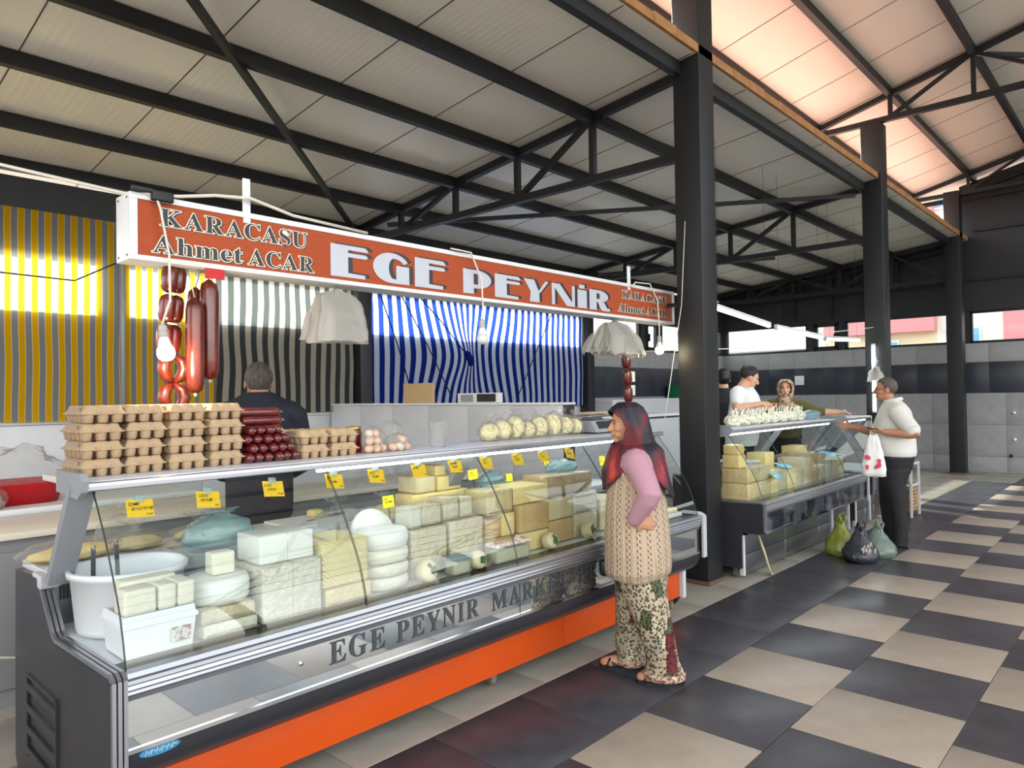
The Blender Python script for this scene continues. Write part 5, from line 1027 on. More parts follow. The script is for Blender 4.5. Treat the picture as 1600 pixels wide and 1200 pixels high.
# ---------------------------------------------------------------- shopping bags on the floor
mYB = sheer('yellow_green_bag', '#dbe08a', .05, .15, body=.55, bodycol='#b9bf4e', bump=(18, .9)); mBB = mat('dark_grey_bag', '#2c2f38', .28, bump=(16, .9, .02)); mPB = sheer('pale_green_bag', '#d5e0d6', .05, .15, body=.5, bodycol='#a9bcae', bump=(18, .9))
def carrier(name, label, c, r, h, m, seed, mark=None):
    t = thing(name, label, 'bag', (c[0], c[1], 0)); mb = MB(); n = 36; rs = []
    for i in range(16):
        v = i/15; s = (.80, .95, 1.02, 1.03, 1.0, .95, .88, .79, .69, .58, .50, .42, .35, .29, .24, .20)[i]
        rs.append([V3((c[0]+r[0]*s*cos(a)*(1+.10*noise.noise(V3((cos(a)*2+seed, sin(a)*2, v*2)))), c[1]+r[1]*s*sin(a)*(1+.10*noise.noise(V3((cos(a)*2, sin(a)*2+seed, v*2)))), .004+h*.82*v))+wob((cos(a)*1.5+seed, sin(a)*1.5, v*3), 2.5, .016*(1 if i else 0)) for a in [2*pi*k/n for k in range(n)]])
    mb.rings(rs, True, True); mb.v = [(x, y, max(z, .003)) for x, y, z in mb.v]; obj('sack', mb, m, t)
    for s in (-1, 1): obj('handle', MB().tube([(c[0]+s*.035, c[1]-.02, h*.76), (c[0]+s*.07, c[1]-.03, h*.88), (c[0]+s*.055, c[1]-.01, h*.98), (c[0]+s*.015, c[1]+.01, h*.97), (c[0]+s*.01, c[1]+.03, h*.78)], [.014, .010, .007, .009, .014], 8, flat=.45), m, t)
    if mark:
        g = MB(); random.seed(seed)
        for q in range(9):
            a0 = -2.45+random.uniform(-.35, .35); zc = .10+random.uniform(0, .07); P = [(c[0]+(r[0]*1.07+.012)*cos(a0+d), c[1]+(r[1]*1.07+.012)*sin(a0+d), zc+e) for d, e in ((0, 0), (.06, .03+.02*random.random()), (.12, random.uniform(-.02, .03)))]; g.tube(P, .005, 5)
        tag(obj('printed_mark', g, mCream, t), kind='stuff')
carrier('carrier_bag', 'yellow-green carrier bag on the floor, nearest the counters', (7.13, 2.36, 0), (.15, .14, 0), .40, mYB, 3)
carrier('carrier_bag', 'dark grey carrier bag with a pale print, front one of the three on the floor', (6.98, 2.14, 0), (.17, .15, 0), .37, mBB, 7, True)
carrier('carrier_bag', 'pale green carrier bag on the floor, nearest the man in white', (7.28, 2.07, 0), (.17, .15, 0), .34, mPB, 12)
tag(obj('drain_hose', MB().tube([(5.86, 2.62, .38), (5.87, 2.56, .2), (5.90, 2.54, .08), (5.95, 2.54, .012), (6.0, 2.56, .012)], .010, 8), mat('yellowish_hose', '#b8ad86', .5)), 'pale hose dropping from under the second counter to the floor', 'hose')
# ---------------------------------------------------------------- people
mSkinW = mat('weathered_skin', '#b98a6c', .5, bump=(60, .12, .002), sss=.12, var=(14, '#a9785c', .3)); mSkinT = mat('tanned_skin', '#a9775a', .48, bump=(70, .08, .002), sss=.12); mSkinF = mat('fair_skin', '#c99a7e', .48, sss=.12)
mEyeW = mat('eye_white', '#d8d3cc', .2); mIris = mat('dark_iris', '#20130d', .15); mLip = mat('lips', '#9a5c50', .45); mBrow = mat('dark_brows', '#1d1614', .8); mGreyHair = mat('greying_dark_hair', '#3a3431', .7, bump=(120, .6, .004), var=(40, '#5a534e', .6)); mBlackHair = mat('black_hair', '#15110f', .55, bump=(120, .6, .004))
def skin(name, mb, m, parent, vox=.006, it=3):
    me = bpy.data.meshes.new('t'); me.from_pydata([tuple(v) for v in mb.v], [], mb.f); o = bpy.data.objects.new('t', me); COL.objects.link(o)
    bm = bmesh.new(); bm.from_mesh(me); bmesh.ops.recalc_face_normals(bm, faces=bm.faces[:]); bm.to_mesh(me); bm.free()
    r = o.modifiers.new('r', 'REMESH'); r.mode = 'VOXEL'; r.voxel_size = vox; s = o.modifiers.new('s', 'SMOOTH'); s.iterations = it; s.factor = .5
    dg = bpy.context.evaluated_depsgraph_get(); n = bpy.data.meshes.new_from_object(o.evaluated_get(dg)); bpy.data.objects.remove(o); bpy.data.meshes.remove(me)
    n.name = name; n.materials.clear(); n.materials.append(m); n.polygons.foreach_set('use_smooth', [True]*len(n.polygons))
    q = bpy.data.objects.new(name, n); COL.objects.link(q); q.parent = parent; return q
def headM(c, yaw=0, pitch=0, s=1., roll=0): return Matrix.Translation(c) @ Matrix.Rotation(yaw, 4, 'Z') @ Matrix.Rotation(pitch, 4, 'Y') @ Matrix.Rotation(roll, 4, 'X') @ Matrix.Scale(s, 4)
def head(mb, M, age=0., nose=1.):
    E = lambda c, r: mb.ell(c, r, 18, 12, 0, M)
    E((-.012, 0, .035), (.098, .077, .092)); E((.030, 0, -.010), (.062, .064, .080)); E((.028, 0, -.055), (.058, .052, .055)); E((.066, 0, -.090), (.024, .026, .022)); E((.0, 0, -.06), (.06, .055, .05))
    for s in (-1, 1):
        E((.074, s*.028, .034), (.020, .026, .010)); E((.062, s*.043, -.014), (.026, .022, .024)); E((-.004, s*.078, -.002), (.020, .008, .030)); E((.004, s*.080, -.022), (.012, .007, .012)); E((.106, s*.012, -.026), (.012, .009, .008)); E((.062, s*.034, -.055), (.024, .018, .022))
    pts = [M @ V3(p) for p in ((.084, 0, .026), (.096, 0, .008), (.108*nose, 0, -.012), (.116*nose, 0, -.024))]; k = M.to_scale().x; mb.tube(pts, [.009*k, .010*k, .012*k, .011*k], 10); E((.108*nose, 0, -.024), (.016, .012, .010))
    E((.084, 0, -.048), (.014, .022, .010)); E((.086, 0, -.066), (.012, .018, .009))
    mb.chain([M @ V3((-.012, 0, -.06)), M @ V3((-.03, 0, -.16))], [.056*k, .062*k], 14)
def face(root, M, brow=mBrow, lips=mLip, glasses=None):
    for s in (-1, 1):
        e = MB(); e.ell((.072, s*.031, .012), (.0125, .0135, .0085), 12, 8, 0, M); eo = obj('eye', e, mEyeW, root); i = MB(); i.ell((.0825, s*.031, .012), (.003, .0062, .0062), 10, 6, 0, M); obj('iris', i, mIris, eo)
        l = MB(); l.tube([M @ V3(p) for p in ((.077, s*.046, .012), (.087, s*.031, .0215), (.079, s*.017, .013))], .0026, 6); obj('eyelid', l, brow, eo)
        b = MB(); b.tube([M @ V3(p) for p in ((.088, s*.014, .032), (.094, s*.030, .040), (.078, s*.052, .035))], [.003, .0042, .002], 6); obj('eyebrow', b, brow, root)
    l = MB(); l.tube([M @ V3(p) for p in ((.086, -.024, -.057), (.0965, -.008, -.0535), (.097, .0, -.055), (.0965, .008, -.0535), (.086, .024, -.057))], [.0015, .0034, .003, .0034, .0015], 8)
    l.tube([M @ V3(p) for p in ((.087, -.022, -.060), (.097, 0, -.063), (.087, .022, -.060))], [.0015, .0042, .0015], 8); obj('lips', l, lips, root)
    if glasses:
        g = MB()
        for s in (-1, 1):
            g.tube([M @ V3((.102+.002*cos(a), s*(.031+.022*cos(a)), .010+.016*sin(a))) for a in [2*pi*k/16 for k in range(17)]], .0018, 5, cap=False); g.tube([M @ V3(p) for p in ((.100, s*.053, .014), (.05, s*.079, .014), (.0, s*.083, .010))], .0018, 5)
        g.tube([M @ V3(p) for p in ((.104, -.009, .012), (.106, 0, .015), (.104, .009, .012))], .0018, 5); obj('glasses', g, mBk, root)
def hair(root, M, m, front=.075, low=-.045, grow=1.07, name='hair', side=.0):
    mb = MB(); nu, nv = 36, 22
    def fn(u, v):
        a = 2*pi*u-pi; b = -pi/2+pi*v; d = V3((cos(b)*cos(a), cos(b)*sin(a), sin(b))); p = V3((-.012+.102*grow*d.x, .081*grow*d.y, .036+.096*grow*d.z)); q = 1+.020*noise.noise(d*9)+.008*noise.noise(d*40)
        return M @ V3((p.x*q, p.y*q, p.z*q))
    def mask(u, v):
        a = abs(2*pi*u-pi); b = -pi/2+pi*v; d = V3((cos(b)*cos(a), cos(b)*sin(a), sin(b))); z = .036+.096*d.z
        lim = front if a < .95 else (front-(a-.95)/.45*(front-.012) if a < 1.4 else (.012-(a-1.4)*.5*.06 if a < 1.9 else low))
        return z > lim+.008*noise.noise(d*14)
    mb.sheet(fn, nu, nv, mask=mask); o = obj(name, mb, m, root); md = o.modifiers.new('t', 'SOLIDIFY'); md.thickness = .010; md.offset = -1; return o
def hand(mb, w, d, nrm, side, curl=.5, s=1., spread=.06, thumb=.6):
    """w wrist, d along the hand, nrm out of the palm, side = +1 thumb on +across"""
    d = V3(d).normalized(); nrm = V3(nrm); nrm = (nrm-d*nrm.dot(d)).normalized(); ac = d.cross(nrm).normalized()*side; w = V3(w)
    R = Matrix(((d.x, ac.x, nrm.x, 0), (d.y, ac.y, nrm.y, 0), (d.z, ac.z, nrm.z, 0), (0, 0, 0, 1))); M = Matrix.Translation(w+d*.050*s) @ R
    mb.ell((0, 0, 0), (.056*s, .040*s, .017*s), 16, 10, 0, M); mb.ell((.012*s, 0, 0), (.045*s, .043*s, .014*s), 16, 10, 0, M)
    mb.tube([w-d*.02*s, w+d*.03*s], [.028*s, .026*s], 12)
    for i, (L, o) in enumerate(((.070, .031), (.078, .0105), (.073, -.0105), (.057, -.031))):
        p = w+d*(.088-.006*abs(i-1.2))*s+ac*o*s; dd = (d+ac*spread*(1.5-i)).normalized(); P = [w+d*.05*s+ac*o*.8*s, p]; ang = curl*.5
        for f in (.45, .31, .24): v = dd*cos(ang)+nrm*sin(ang); p = p+v*L*f*s; P.append(p); ang += curl
        mb.tube(P+[P[-1]+(P[-1]-P[-2]).normalized()*.004*s], [.010*s, .0095*s, .009*s, .0083*s, .0072*s, .003*s], 10)
    p = w+d*.022*s+ac*.026*s+nrm*.004*s; P = [w+d*.012*s+ac*.01*s, p]; v = (d*.62+ac*.75+nrm*.25).normalized(); p = p+v*.034*s; P.append(p); v = (d*.85+ac*.3+nrm*thumb).normalized(); p = p+v*.030*s; P.append(p); P.append(p+v*.022*s)
    mb.tube(P, [.013*s, .0135*s, .0115*s, .010*s, .006*s], 10)
def ringz(z, cx, rx, ry, n=36, cy=0., pw=1.): return [(cx+rx*cos(a), cy+ry*sin(a), z) for a in [2*pi*k/n for k in range(n)]]
def torso(mb, prof, n=36): mb.rings([ringz(*p, n=n) for p in prof]); return mb
def shoe(root, x, y, L, m, name='shoe', lift=0., rz=0.):
    M = Matrix.Translation((x, y, lift)) @ Matrix.Rotation(rz, 4, 'Z'); s = MB(); rs = []
    for t, w, h in ((-.32, .022, .05), (-.28, .034, .062), (-.12, .036, .066), (.1, .040, .060), (.35, .046, .042), (.55, .043, .034), (.66, .026, .026), (.68, .008, .02)):
        rs.append([M @ V3((t*L, w*cos(a), max(.006, .010+h*(.5+.5*sin(a)) if sin(a) > -.3 else .004))) for a in [2*pi*k/16 for k in range(16)]])
    s.rings(rs); obj(name, s, m, root); so_ = MB(); so_.prism([(t*L, w) for t, w in ((-.34, 0), (-.30, .036), (-.1, .036), (.3, .047), (.58, .044), (.70, .0), (.58, -.044), (.3, -.047), (-.1, -.036), (-.30, -.036))], lambda a, b, t: tuple(M @ V3((a, b, .001+t))), .016); obj('sole', so_, mRubber, root)

# materials of the clothes
def scarf_mat():
    m = mat('red_black_patterned_scarf', '#7b1626', .6); n, l, b = nodes(m); tc = n.new('ShaderNodeTexCoord'); mp = n.new('ShaderNodeMapping'); mp.inputs['Scale'].default_value = (5, 5, 2.2); l.new(tc.outputs['Object'], mp.inputs[0])
    no = n.new('ShaderNodeTexNoise'); no.inputs['Scale'].default_value = 1.3; no.inputs['Detail'].default_value = 3; no.inputs['Distortion'].default_value = .6; l.new(mp.outputs[0], no.inputs['Vector']); cr = n.new('ShaderNodeValToRGB'); e = cr.color_ramp.elements
    e[0].position = .40; e[0].color = lin('#16131f'); e[1].position = .68; e[1].color = lin('#a83a2c')
    for p, c in ((.47, '#2a2533'), (.52, '#5e0f20'), (.59, '#7d162a')): q = e.new(p); q.color = lin(c)
    l.new(no.outputs['Fac'], cr.inputs[0]); v = n.new('ShaderNodeTexChecker'); v.inputs['Scale'].default_value = 260; v.inputs['Color1'].default_value = lin('#ffffff'); v.inputs['Color2'].default_value = lin('#5a5560'); l.new(tc.outputs['Object'], v.inputs['Vector'])
    n2 = n.new('ShaderNodeTexNoise'); n2.inputs['Scale'].default_value = 7; l.new(tc.outputs['Object'], n2.inputs['Vector']); c2 = n.new('ShaderNodeValToRGB'); c2.color_ramp.elements[0].position = .5; c2.color_ramp.elements[1].position = .56; l.new(n2.outputs['Fac'], c2.inputs[0])
    mx = n.new('ShaderNodeMix'); mx.data_type = 'RGBA'; mx.blend_type = 'MULTIPLY'; l.new(c2.outputs[0], mx.inputs[0]); l.new(cr.outputs[0], mx.inputs[6]); l.new(v.outputs[0], mx.inputs[7]); l.new(mx.outputs[2], b.inputs['Base Color']); return m
def knit_mat():
    m = mat('beige_lace_knit', '#c2ad95', .85); n, l, b = nodes(m); uv = n.new('ShaderNodeUVMap'); uv.uv_map = 'UVMap'; mp = n.new('ShaderNodeMapping'); mp.inputs['Scale'].default_value = (1, 1, 1); l.new(uv.outputs[0], mp.inputs[0]); sx = n.new('ShaderNodeSeparateXYZ'); l.new(mp.outputs[0], sx.inputs[0])
    def M(op, a, c=None, d=None):
        q = n.new('ShaderNodeMath'); q.operation = op
        for i, v in enumerate((a, c, d)):
            if v is None: continue
            if isinstance(v, (int, float)): q.inputs[i].default_value = v
            else: l.new(v, q.inputs[i])
        return q.outputs[0]
    # columns of small slanted holes between plain ribs
    col = M('SINE', M('MULTIPLY', sx.outputs[0], 2*pi*20)); ha = M('SINE', M('ADD', M('MULTIPLY', sx.outputs[1], 2*pi*32), M('MULTIPLY', sx.outputs[0], 2*pi*40))); hb = M('SINE', M('MULTIPLY', sx.outputs[0], 2*pi*80))
    hole = M('MULTIPLY', M('GREATER_THAN', col, .05), M('MULTIPLY', M('GREATER_THAN', ha, .35), M('GREATER_THAN', hb, .0)))
    mx = n.new('ShaderNodeMix'); mx.data_type = 'RGBA'; l.new(hole, mx.inputs[0]); mx.inputs[6].default_value = lin('#b5a18a'); mx.inputs[7].default_value = lin('#5c4c3c'); l.new(mx.outputs[2], b.inputs['Base Color'])
    h = M('SUBTRACT', M('ADD', M('MULTIPLY', M('SINE', M('MULTIPLY', sx.outputs[0], 2*pi*40)), .4), M('MULTIPLY', M('SINE', M('MULTIPLY', sx.outputs[1], 2*pi*110)), .2)), M('MULTIPLY', hole, 1.4)); bp = n.new('ShaderNodeBump'); bp.inputs['Strength'].default_value = .8; bp.inputs['Distance'].default_value = .006; l.new(h, bp.inputs['Height']); l.new(bp.outputs[0], b.inputs['Normal']); return m
def patch_mat():
    m = mat('patchwork_print_cloth', '#c9bea6', .8); n, l, b = nodes(m); tc = n.new('ShaderNodeTexCoord'); mp = n.new('ShaderNodeMapping'); mp.inputs['Scale'].default_value = (15, 15, 10); l.new(tc.outputs['Object'], mp.inputs[0])
    v = n.new('ShaderNodeTexVoronoi'); v.distance = 'CHEBYCHEV'; v.inputs['Scale'].default_value = 1.0; v.inputs['Randomness'].default_value = .7; l.new(mp.outputs[0], v.inputs['Vector']); sx = n.new('ShaderNodeSeparateColor'); l.new(v.outputs['Color'], sx.inputs[0])
    cr = n.new('ShaderNodeValToRGB'); cr.color_ramp.interpolation = 'CONSTANT'; e = cr.color_ramp.elements; e[0].position = 0; e[0].color = lin('#a1977f'); e[1].position = .36; e[1].color = lin('#7c7a40')
    for p, c in ((.43, '#9d917a'), (.50, '#5f1a1f'), (.58, '#b3a98f'), (.66, '#4b5236'), (.74, '#8a8270')): q = e.new(p); q.color = lin(c)
    l.new(sx.outputs[0], cr.inputs[0]); no = n.new('ShaderNodeTexVoronoi'); no.inputs['Scale'].default_value = 62; l.new(tc.outputs['Object'], no.inputs['Vector']); c2 = n.new('ShaderNodeValToRGB'); c2.color_ramp.interpolation = 'CONSTANT'; f = c2.color_ramp.elements; f[0].color = lin('#1d1a17'); f[1].position = .40; f[1].color = lin('#8d5148'); q = f.new(.46); q.color = (1, 1, 1, 1)
    l.new(no.outputs['Distance'], c2.inputs[0]); mx = n.new('ShaderNodeMix'); mx.data_type = 'RGBA'; mx.blend_type = 'MULTIPLY'; mx.inputs[0].default_value = .85; l.new(cr.outputs[0], mx.inputs[6]); l.new(c2.outputs[0], mx.inputs[7]); l.new(mx.outputs[2], b.inputs['Base Color']); return m
mScarf = scarf_mat(); mKnit = knit_mat(); mPatch = patch_mat(); mPink = mat('mauve_pink_jersey', '#a9808f', .75, bump=(18, .25, .01)); mShirt = mat('white_shirt_cotton', '#c9c7c2', .75, bump=(9, .35, .02)); mTee = mat('white_tee_jersey', '#d9dade', .75, bump=(9, .35, .02)); mBlackC = mat('black_trouser_cloth', '#121216', .75, bump=(10, .3, .02)); mNavy = mat('navy_jersey', '#171a28', .8, bump=(9, .35, .02)); mOlive = mat('olive_cardigan', '#55502a', .8, bump=(10, .3, .02)); mLeather = mat('black_leather', '#17171a', .4)

# ---- the old woman in front of the first counter
W = thing('woman_customer', 'old woman in red patterned headscarf and beige lace-knit vest, hand on hip', 'person', (0, 0, 0))
HM = headM((.055, 0, 1.395), .34, .06, .87)
b = MB(); head(b, HM, nose=1.0); torso(b, [(.62, -.01, .12, .15), (.80, 0, .13, .16), (1.0, .0, .13, .165), (1.15, 0, .11, .16), (1.24, .0, .085, .13), (1.29, .01, .05, .06)])
LS, LE, LW = V3((-.005, .165, 1.205)), V3((-.075, .285, 1.045)), V3((.015, .215, .895)); RS, RE, RW = V3((.0, -.165, 1.205)), V3((.05, -.235, .98)), V3((.125, -.20, .78))
b.chain([LS, LE, LW], [.048, .040, .026]); b.chain([RS, RE, RW], [.048, .040, .026]); hand(b, LW, (-.72, -.16, -.10), (.1, -1, -.15), -1, .55, .90); hand(b, RW, (.25, .05, -1), (0, 1, .1), 1, .9, .9)
for y, x in ((.095, -.125), (-.095, .055)):
    b.chain([(-.03, y, .64), (x*.6, y, .40), (x-.02, y, .085)], [.09, .06, .04]); x -= .03 if y > 0 else 0; b.chain([(x-.045, y, .045), (x+.02, y, .05), (x+.10, y, .036), (x+.145, y, .030)], [.030, .034, .034, .028]); 
    for k in range(5): b.tube([(x+.12, y+(k-2)*.014, .030), (x+.158-.006*abs(k-1.5), y+(k-2)*.015, .027), (x+.168-.006*abs(k-1.5), y+(k-2)*.015, .024)], [.010, .0095, .006], 8)
skin('body', b, mSkinW, W, .0058, 3); face(W, HM, mat('grey_brows', '#4a3d36', .8), mat('pale_lips', '#a3695a', .5))
b = MB(); b.chain([LS, LE, LW-(LW-LE).normalized()*.012], [.072, .062, .040], 18); b.chain([RS, RE, RW], [.072, .060, .040], 18); b.chain([(0, .14, 1.19), (0, -.14, 1.19)], [.085, .085]); sl_ = skin('sleeves', b, mPink, W, .008, 3)
# vest: lofted, open at the armholes by lying over the sleeves
v = MB(); vp = [(.565, .0, .178, .205), (.60, .0, .184, .212), (.70, .0, .183, .212), (.82, .002, .178, .205), (.95, .004, .170, .195), (1.06, .004, .158, .180), (1.14, .0, .140, .165), (1.20, -.005, .115, .150), (1.245, -.008, .090, .125), (1.275, -.005, .07, .08)]
pr = []
for i in range(len(vp)-1):
    for k in range(4): t = k/4; pr.append(tuple(a*(1-t)+c*t for a, c in zip(vp[i], vp[i+1])))
pr.append(vp[-1]); rs = []
for i, (z, cx, rx, ry) in enumerate(pr): rs.append([(cx+rx*cos(a)*(1+.010*sin(9*a)), ry*sin(a)*(1+.010*sin(9*a)), z+(.010*sin(3*a) if i == 0 else 0)-.012*cos(a)*(1 if z < .62 else 0)) for a in [2*pi*k/72 for k in range(73)]])
vs_ = [p for r in rs for p in r]; n = 73; o_ = v.add(vs_, [(i*n+j, i*n+j+1, (i+1)*n+j+1, (i+1)*n+j) for i in range(len(rs)-1) for j in range(n-1)], True)
for i in range(len(rs)):
    for j in range(n): v.uv[o_+i*n+j] = (j/(n-1), i/(len(rs)-1))
vest = obj('knit_vest', v, mKnit, W, fix=False); vest.modifiers.new('t', 'SOLIDIFY').thickness = .008
obj('armhole_band', MB().tube([(LS.x+.078*cos(a), .148+.030*abs(sin(a/2)), 1.165+.098*sin(a)) for a in [2*pi*k/24 for k in range(25)]], .010, 8), mat('plain_beige_knit', '#b5a18a', .85, bump=(150, .4, .003)), vest)
obj('side_slit', MB().tube([(-.10, .172, .575), (-.105, .178, .66), (-.095, .176, .74)], .006, 6), mat('plain_beige_knit'), vest)
t_ = MB(); t_.rings([ringz(z, cx, rx, ry, 32, cy) for z, cx, rx, ry, cy in ((.46, -.02, .135, .175, 0), (.56, -.01, .155, .19, 0), (.66, 0, .15, .18, 0))])
for y, x in ((.095, -.125), (-.095, .055)): t_.rings([ringz(z, cx, rx, ry, 28, yy) for z, cx, rx, ry, yy in ((.035, x-.005, .112 if y > 0 else .075, .088, y), (.06, x-.006, .110 if y > 0 else .078, .088, y), (.13, x+.0, .085, .078, y), (.26, x*.75, .095, .088, y), (.38, x*.5, .108, .098, y*.95), (.50, x*.25, .12, .10, y*.85), (.60, 0, .12, .10, y*.8))])
skin('patchwork_trousers', t_, mPatch, W, .008, 4)
for y, x in ((.095, -.125), (-.095, .055)):
    h = MB(); w_ = .114 if y > 0 else .081; h.rings([ringz(z, x-.005, w_+d, .088+d, 28, y) for z, d in ((.030, -.004), (.034, .002), (.066, .002), (.07, -.003))], False, False); obj('hem_band', h, mat('dark_red_hem', '#6b2226', .8, var=(60, '#b9a98f', .9)), W)
    x -= .03 if y > 0 else 0; s = MB(); s.prism([(x-.085, y), (x-.07, y+.038), (x+.03, y+.040), (x+.12, y+.048), (x+.165, y+.030), (x+.178, y), (x+.165, y-.034), (x+.12, y-.046), (x+.03, y-.038), (x-.07, y-.038)], lambda a, c, t: (a, c, t), .016); so_ = obj('sandal_sole', s, mRubber, W)
    for q in ((.105, .055, 1), (.105, .055, -1), (.03, .07, 1)): obj('strap', MB().tube([(x+q[0]-.03*q[2], y-.043, .018), (x+q[0]-.01, y-.02, q[1]), (x+q[0]+.01, y+.02, q[1]), (x+q[0]+.03*q[2], y+.043, .018)], .009, 8, flat=.5), mLeather, so_)
# headscarf
hc = V3((.045, 0, 1.40))
def scarf(u, v):
    a = 2*pi*u-pi; ca, sa = cos(a), sin(a); fr = max(0, ca); bk_ = max(0, -ca)
    zb = 1.20-.17*fr**1.3-.21*bk_**1.5-.0*abs(sa)
    K = [(.000, 1.522, .045), (.050, 1.517, .045), (.085, 1.492, .045), (.098+.022*fr+.012*bk_, 1.452, .048), (.100+.018*fr+.02*bk_, 1.40, .046), (.095+.012*fr+.03*bk_, 1.345, .04), (.088+.01*fr+.045*bk_, 1.295, .03), (.105+.03*fr+.05*bk_+.015*abs(sa), 1.25, .01), ((.14+.045*fr+.035*bk_), (1.25+zb)/2-.0, .0), ((.160+.045*fr+.040*bk_)-.02*fr, zb, .0)]
    t = v*(len(K)-1); i = min(int(t), len(K)-2); f = t-i; p = K[i]; q = K[i+1]; r = p[0]*(1-f)+q[0]*f; z = p[1]*(1-f)+q[1]*f; cx = p[2]*(1-f)+q[2]*f
    lat = .86 if v < .65 else .86+.20*(v-.65)/.35
    fold = 1+(.035*sin(7*a+3*v)+.03*sin(13*a))*max(0, v-.55)*2
    return V3((cx+r*ca*fold, r*sa*lat*fold, z))+wob((ca, sa, z*3), 3, .006*min(1, v*2))
def fmask(u, v):
    p = scarf(u, v); a = 2*pi*u-pi; a2 = a-.26
    return not (abs(a) < 1.6 and (a2/1.22)**2+((p.z-1.382)/(.094))**2 < 1)
s = MB().sheet(scarf, 96, 60, mask=fmask); sc = obj('headscarf', s, mScarf, W, fix=False); sc.modifiers.new('t', 'SOLIDIFY').thickness = .006
W.location = (3.40, 2.215, 0); W.rotation_euler = (0, 0, radians(122))
pu = thing('purse', 'small black purse held by the old woman in front of her', 'purse', (0, 0, 0)); p0_ = W.location+Matrix.Rotation(radians(122), 3, 'Z') @ V3((.215, -.19, 0))
obj('bag', MB().box(-.05, .05, -.035, .035, .50, .60, .02), mLeather, pu); obj('strap', MB().tube([(-.04, 0, .595), (-.02, 0, .66), (.02, 0, .66), (.04, 0, .595)], .006, 6), mLeather, pu); pu.location = p0_; pu.rotation_euler = (0, 0, radians(122))

# ---- the man in a white shirt
Mn = thing('man_customer', 'stout man in white short-sleeved shirt and black trousers with glasses', 'person', (0, 0, 0))
HM = headM((.035, 0, 1.565), .10, .05, .98); b = MB(); head(b, HM, nose=1.04); torso(b, [(.95, -.03, .15, .17), (1.1, -.02, .16, .18), (1.3, -.03, .13, .19), (1.40, -.03, .09, .15), (1.46, -.01, .06, .07)])
LS, LE, LW = V3((-.05, .205, 1.36)), V3((-.205, .30, 1.135)), V3((.055, .295, 1.16)); RS, RE, RW = V3((-.02, -.205, 1.36)), V3((.12, -.28, 1.12)), V3((.36, -.20, 1.185))
b.chain([LS, LE, LW], [.058, .050, .032]); b.chain([RS, RE, RW], [.058, .050, .032]); hand(b, LW, (1, -.08, .02), (.0, -.25, 1), -1, .75, 1.0); hand(b, RW, (1, .1, .12), (-.1, .95, .3), 1, .8, 1.0)
for y, x in ((.105, -.05), (-.105, .03)): b.chain([(-.02, y, .85), (x, y, .45), (x-.02, y, .10)], [.08, .055, .04])
skin('body', b, mSkinT, Mn, .0062, 3); face(Mn, HM, glasses=True); hair(Mn, HM, mGreyHair, .092, -.03, 1.015)
b = MB(); torso(b, [(.905, -.035, .185, .20), (.95, -.025, .205, .215), (1.05, -.01, .215, .22), (1.15, -.015, .20, .22), (1.28, -.035, .17, .225), (1.36, -.04, .145, .215), (1.42, -.035, .11, .16), (1.465, -.02, .075, .085)])
for S, E, f in ((LS, LE, .80), (RS, RE, .80)): b.chain([S+V3((0, -.04 if S.y > 0 else .04, .0)), S, S.lerp(E, f)], [.085, .088, .078], 18); 
skin('shirt', b, mShirt, Mn, .0085, 3)
obj('collar', MB().tube([(-.02+.085*cos(a), .082*sin(a), 1.462+.018*cos(a)*-1) for a in [radians(40+280*k/20) for k in range(21)]], .013, 8, flat=1.6), mShirt, Mn)
for S, E in ((LS, LE), (RS, RE)): c = S.lerp(E, .83); d = (E-S).normalized(); obj('sleeve_hem', MB().tube([c-d*.008, c+d*.010], [.080, .079], 20), mShirt, Mn)
obj('chest_pocket', MB().box(.165, .172, .05, .13, 1.22, 1.31, .003), mShirt, Mn)
b = MB(); torso(b, [(.72, -.02, .14, .17), (.80, -.02, .17, .19), (.88, -.025, .182, .197), (.935, -.03, .18, .195)])
for y, x in ((.105, -.05), (-.105, .03)): b.rings([ringz(z, cx, rx, ry, 28, yy) for z, cx, rx, ry, yy in ((.03, x-.0, .075, .07, y), (.08, x-.01, .072, .066, y), (.25, x-.01, .075, .072, y), (.45, x+.005, .082, .08, y), (.62, x*.4, .105, .098, y*.95), (.78, -.02, .14, .11, y*.85))])
skin('trousers', b, mBlackC, Mn, .0085, 4); obj('belt', MB().rings([ringz(z, -.03, .187, .202, 40) for z in (.895, .93)], False, False), mLeather, Mn)
for y, x in ((.105, -.04), (-.105, .04)): shoe(Mn, x, y, .27, mLeather)
Mn.location = (7.83, 2.09, 0); Mn.rotation_euler = (0, 0, radians(106)); RM = Matrix.Rotation(radians(106), 3, 'Z'); at = lambda p: V3((7.83, 2.09, 0))+RM @ V3(p)
ph = thing('phone', 'black phone in the hand of the man in white', 'phone', at((.15, .29, 1.19))); o = obj('phone_body', MB().box(-.06, .06, -.035, .035, -.005, .005, .003), mLeather); o.parent = ph; obj('screen', MB().box(-.055, .055, -.031, .031, .0052, .006), mDeck).parent = ph; ph.rotation_euler = (.1, -.15, radians(100))
cbg = thing('carrier_bag', 'white carrier bag with pink-red print hanging from the arm of the man in white', 'bag', at((.155, .30, 1.13))); mb = MB(); rs = []
for i in range(12):
    v = i/11; s = .35+.65*min(1, v*1.3)**.7; rs.append([V3((.105*s*cos(a), .045*s*sin(a)*(1+.2*sin(3*a)), -.0-.40*v))+wob((cos(a), sin(a), v*3), 2.5, .008) for a in [2*pi*k/32 for k in range(32)]])
mb.rings(rs, False, True); obj('sack', mb, mat('white_carrier_film', '#dcd8d6', .4, bump=(20, .5, .01))).parent = cbg
for s in (-1, 1): obj('handle', MB().tube([(s*.03, 0, -.02), (s*.025, .0, .03), (0, 0, .065)], [.012, .008, .006], 8, flat=.5), mat('white_carrier_film')).parent = cbg
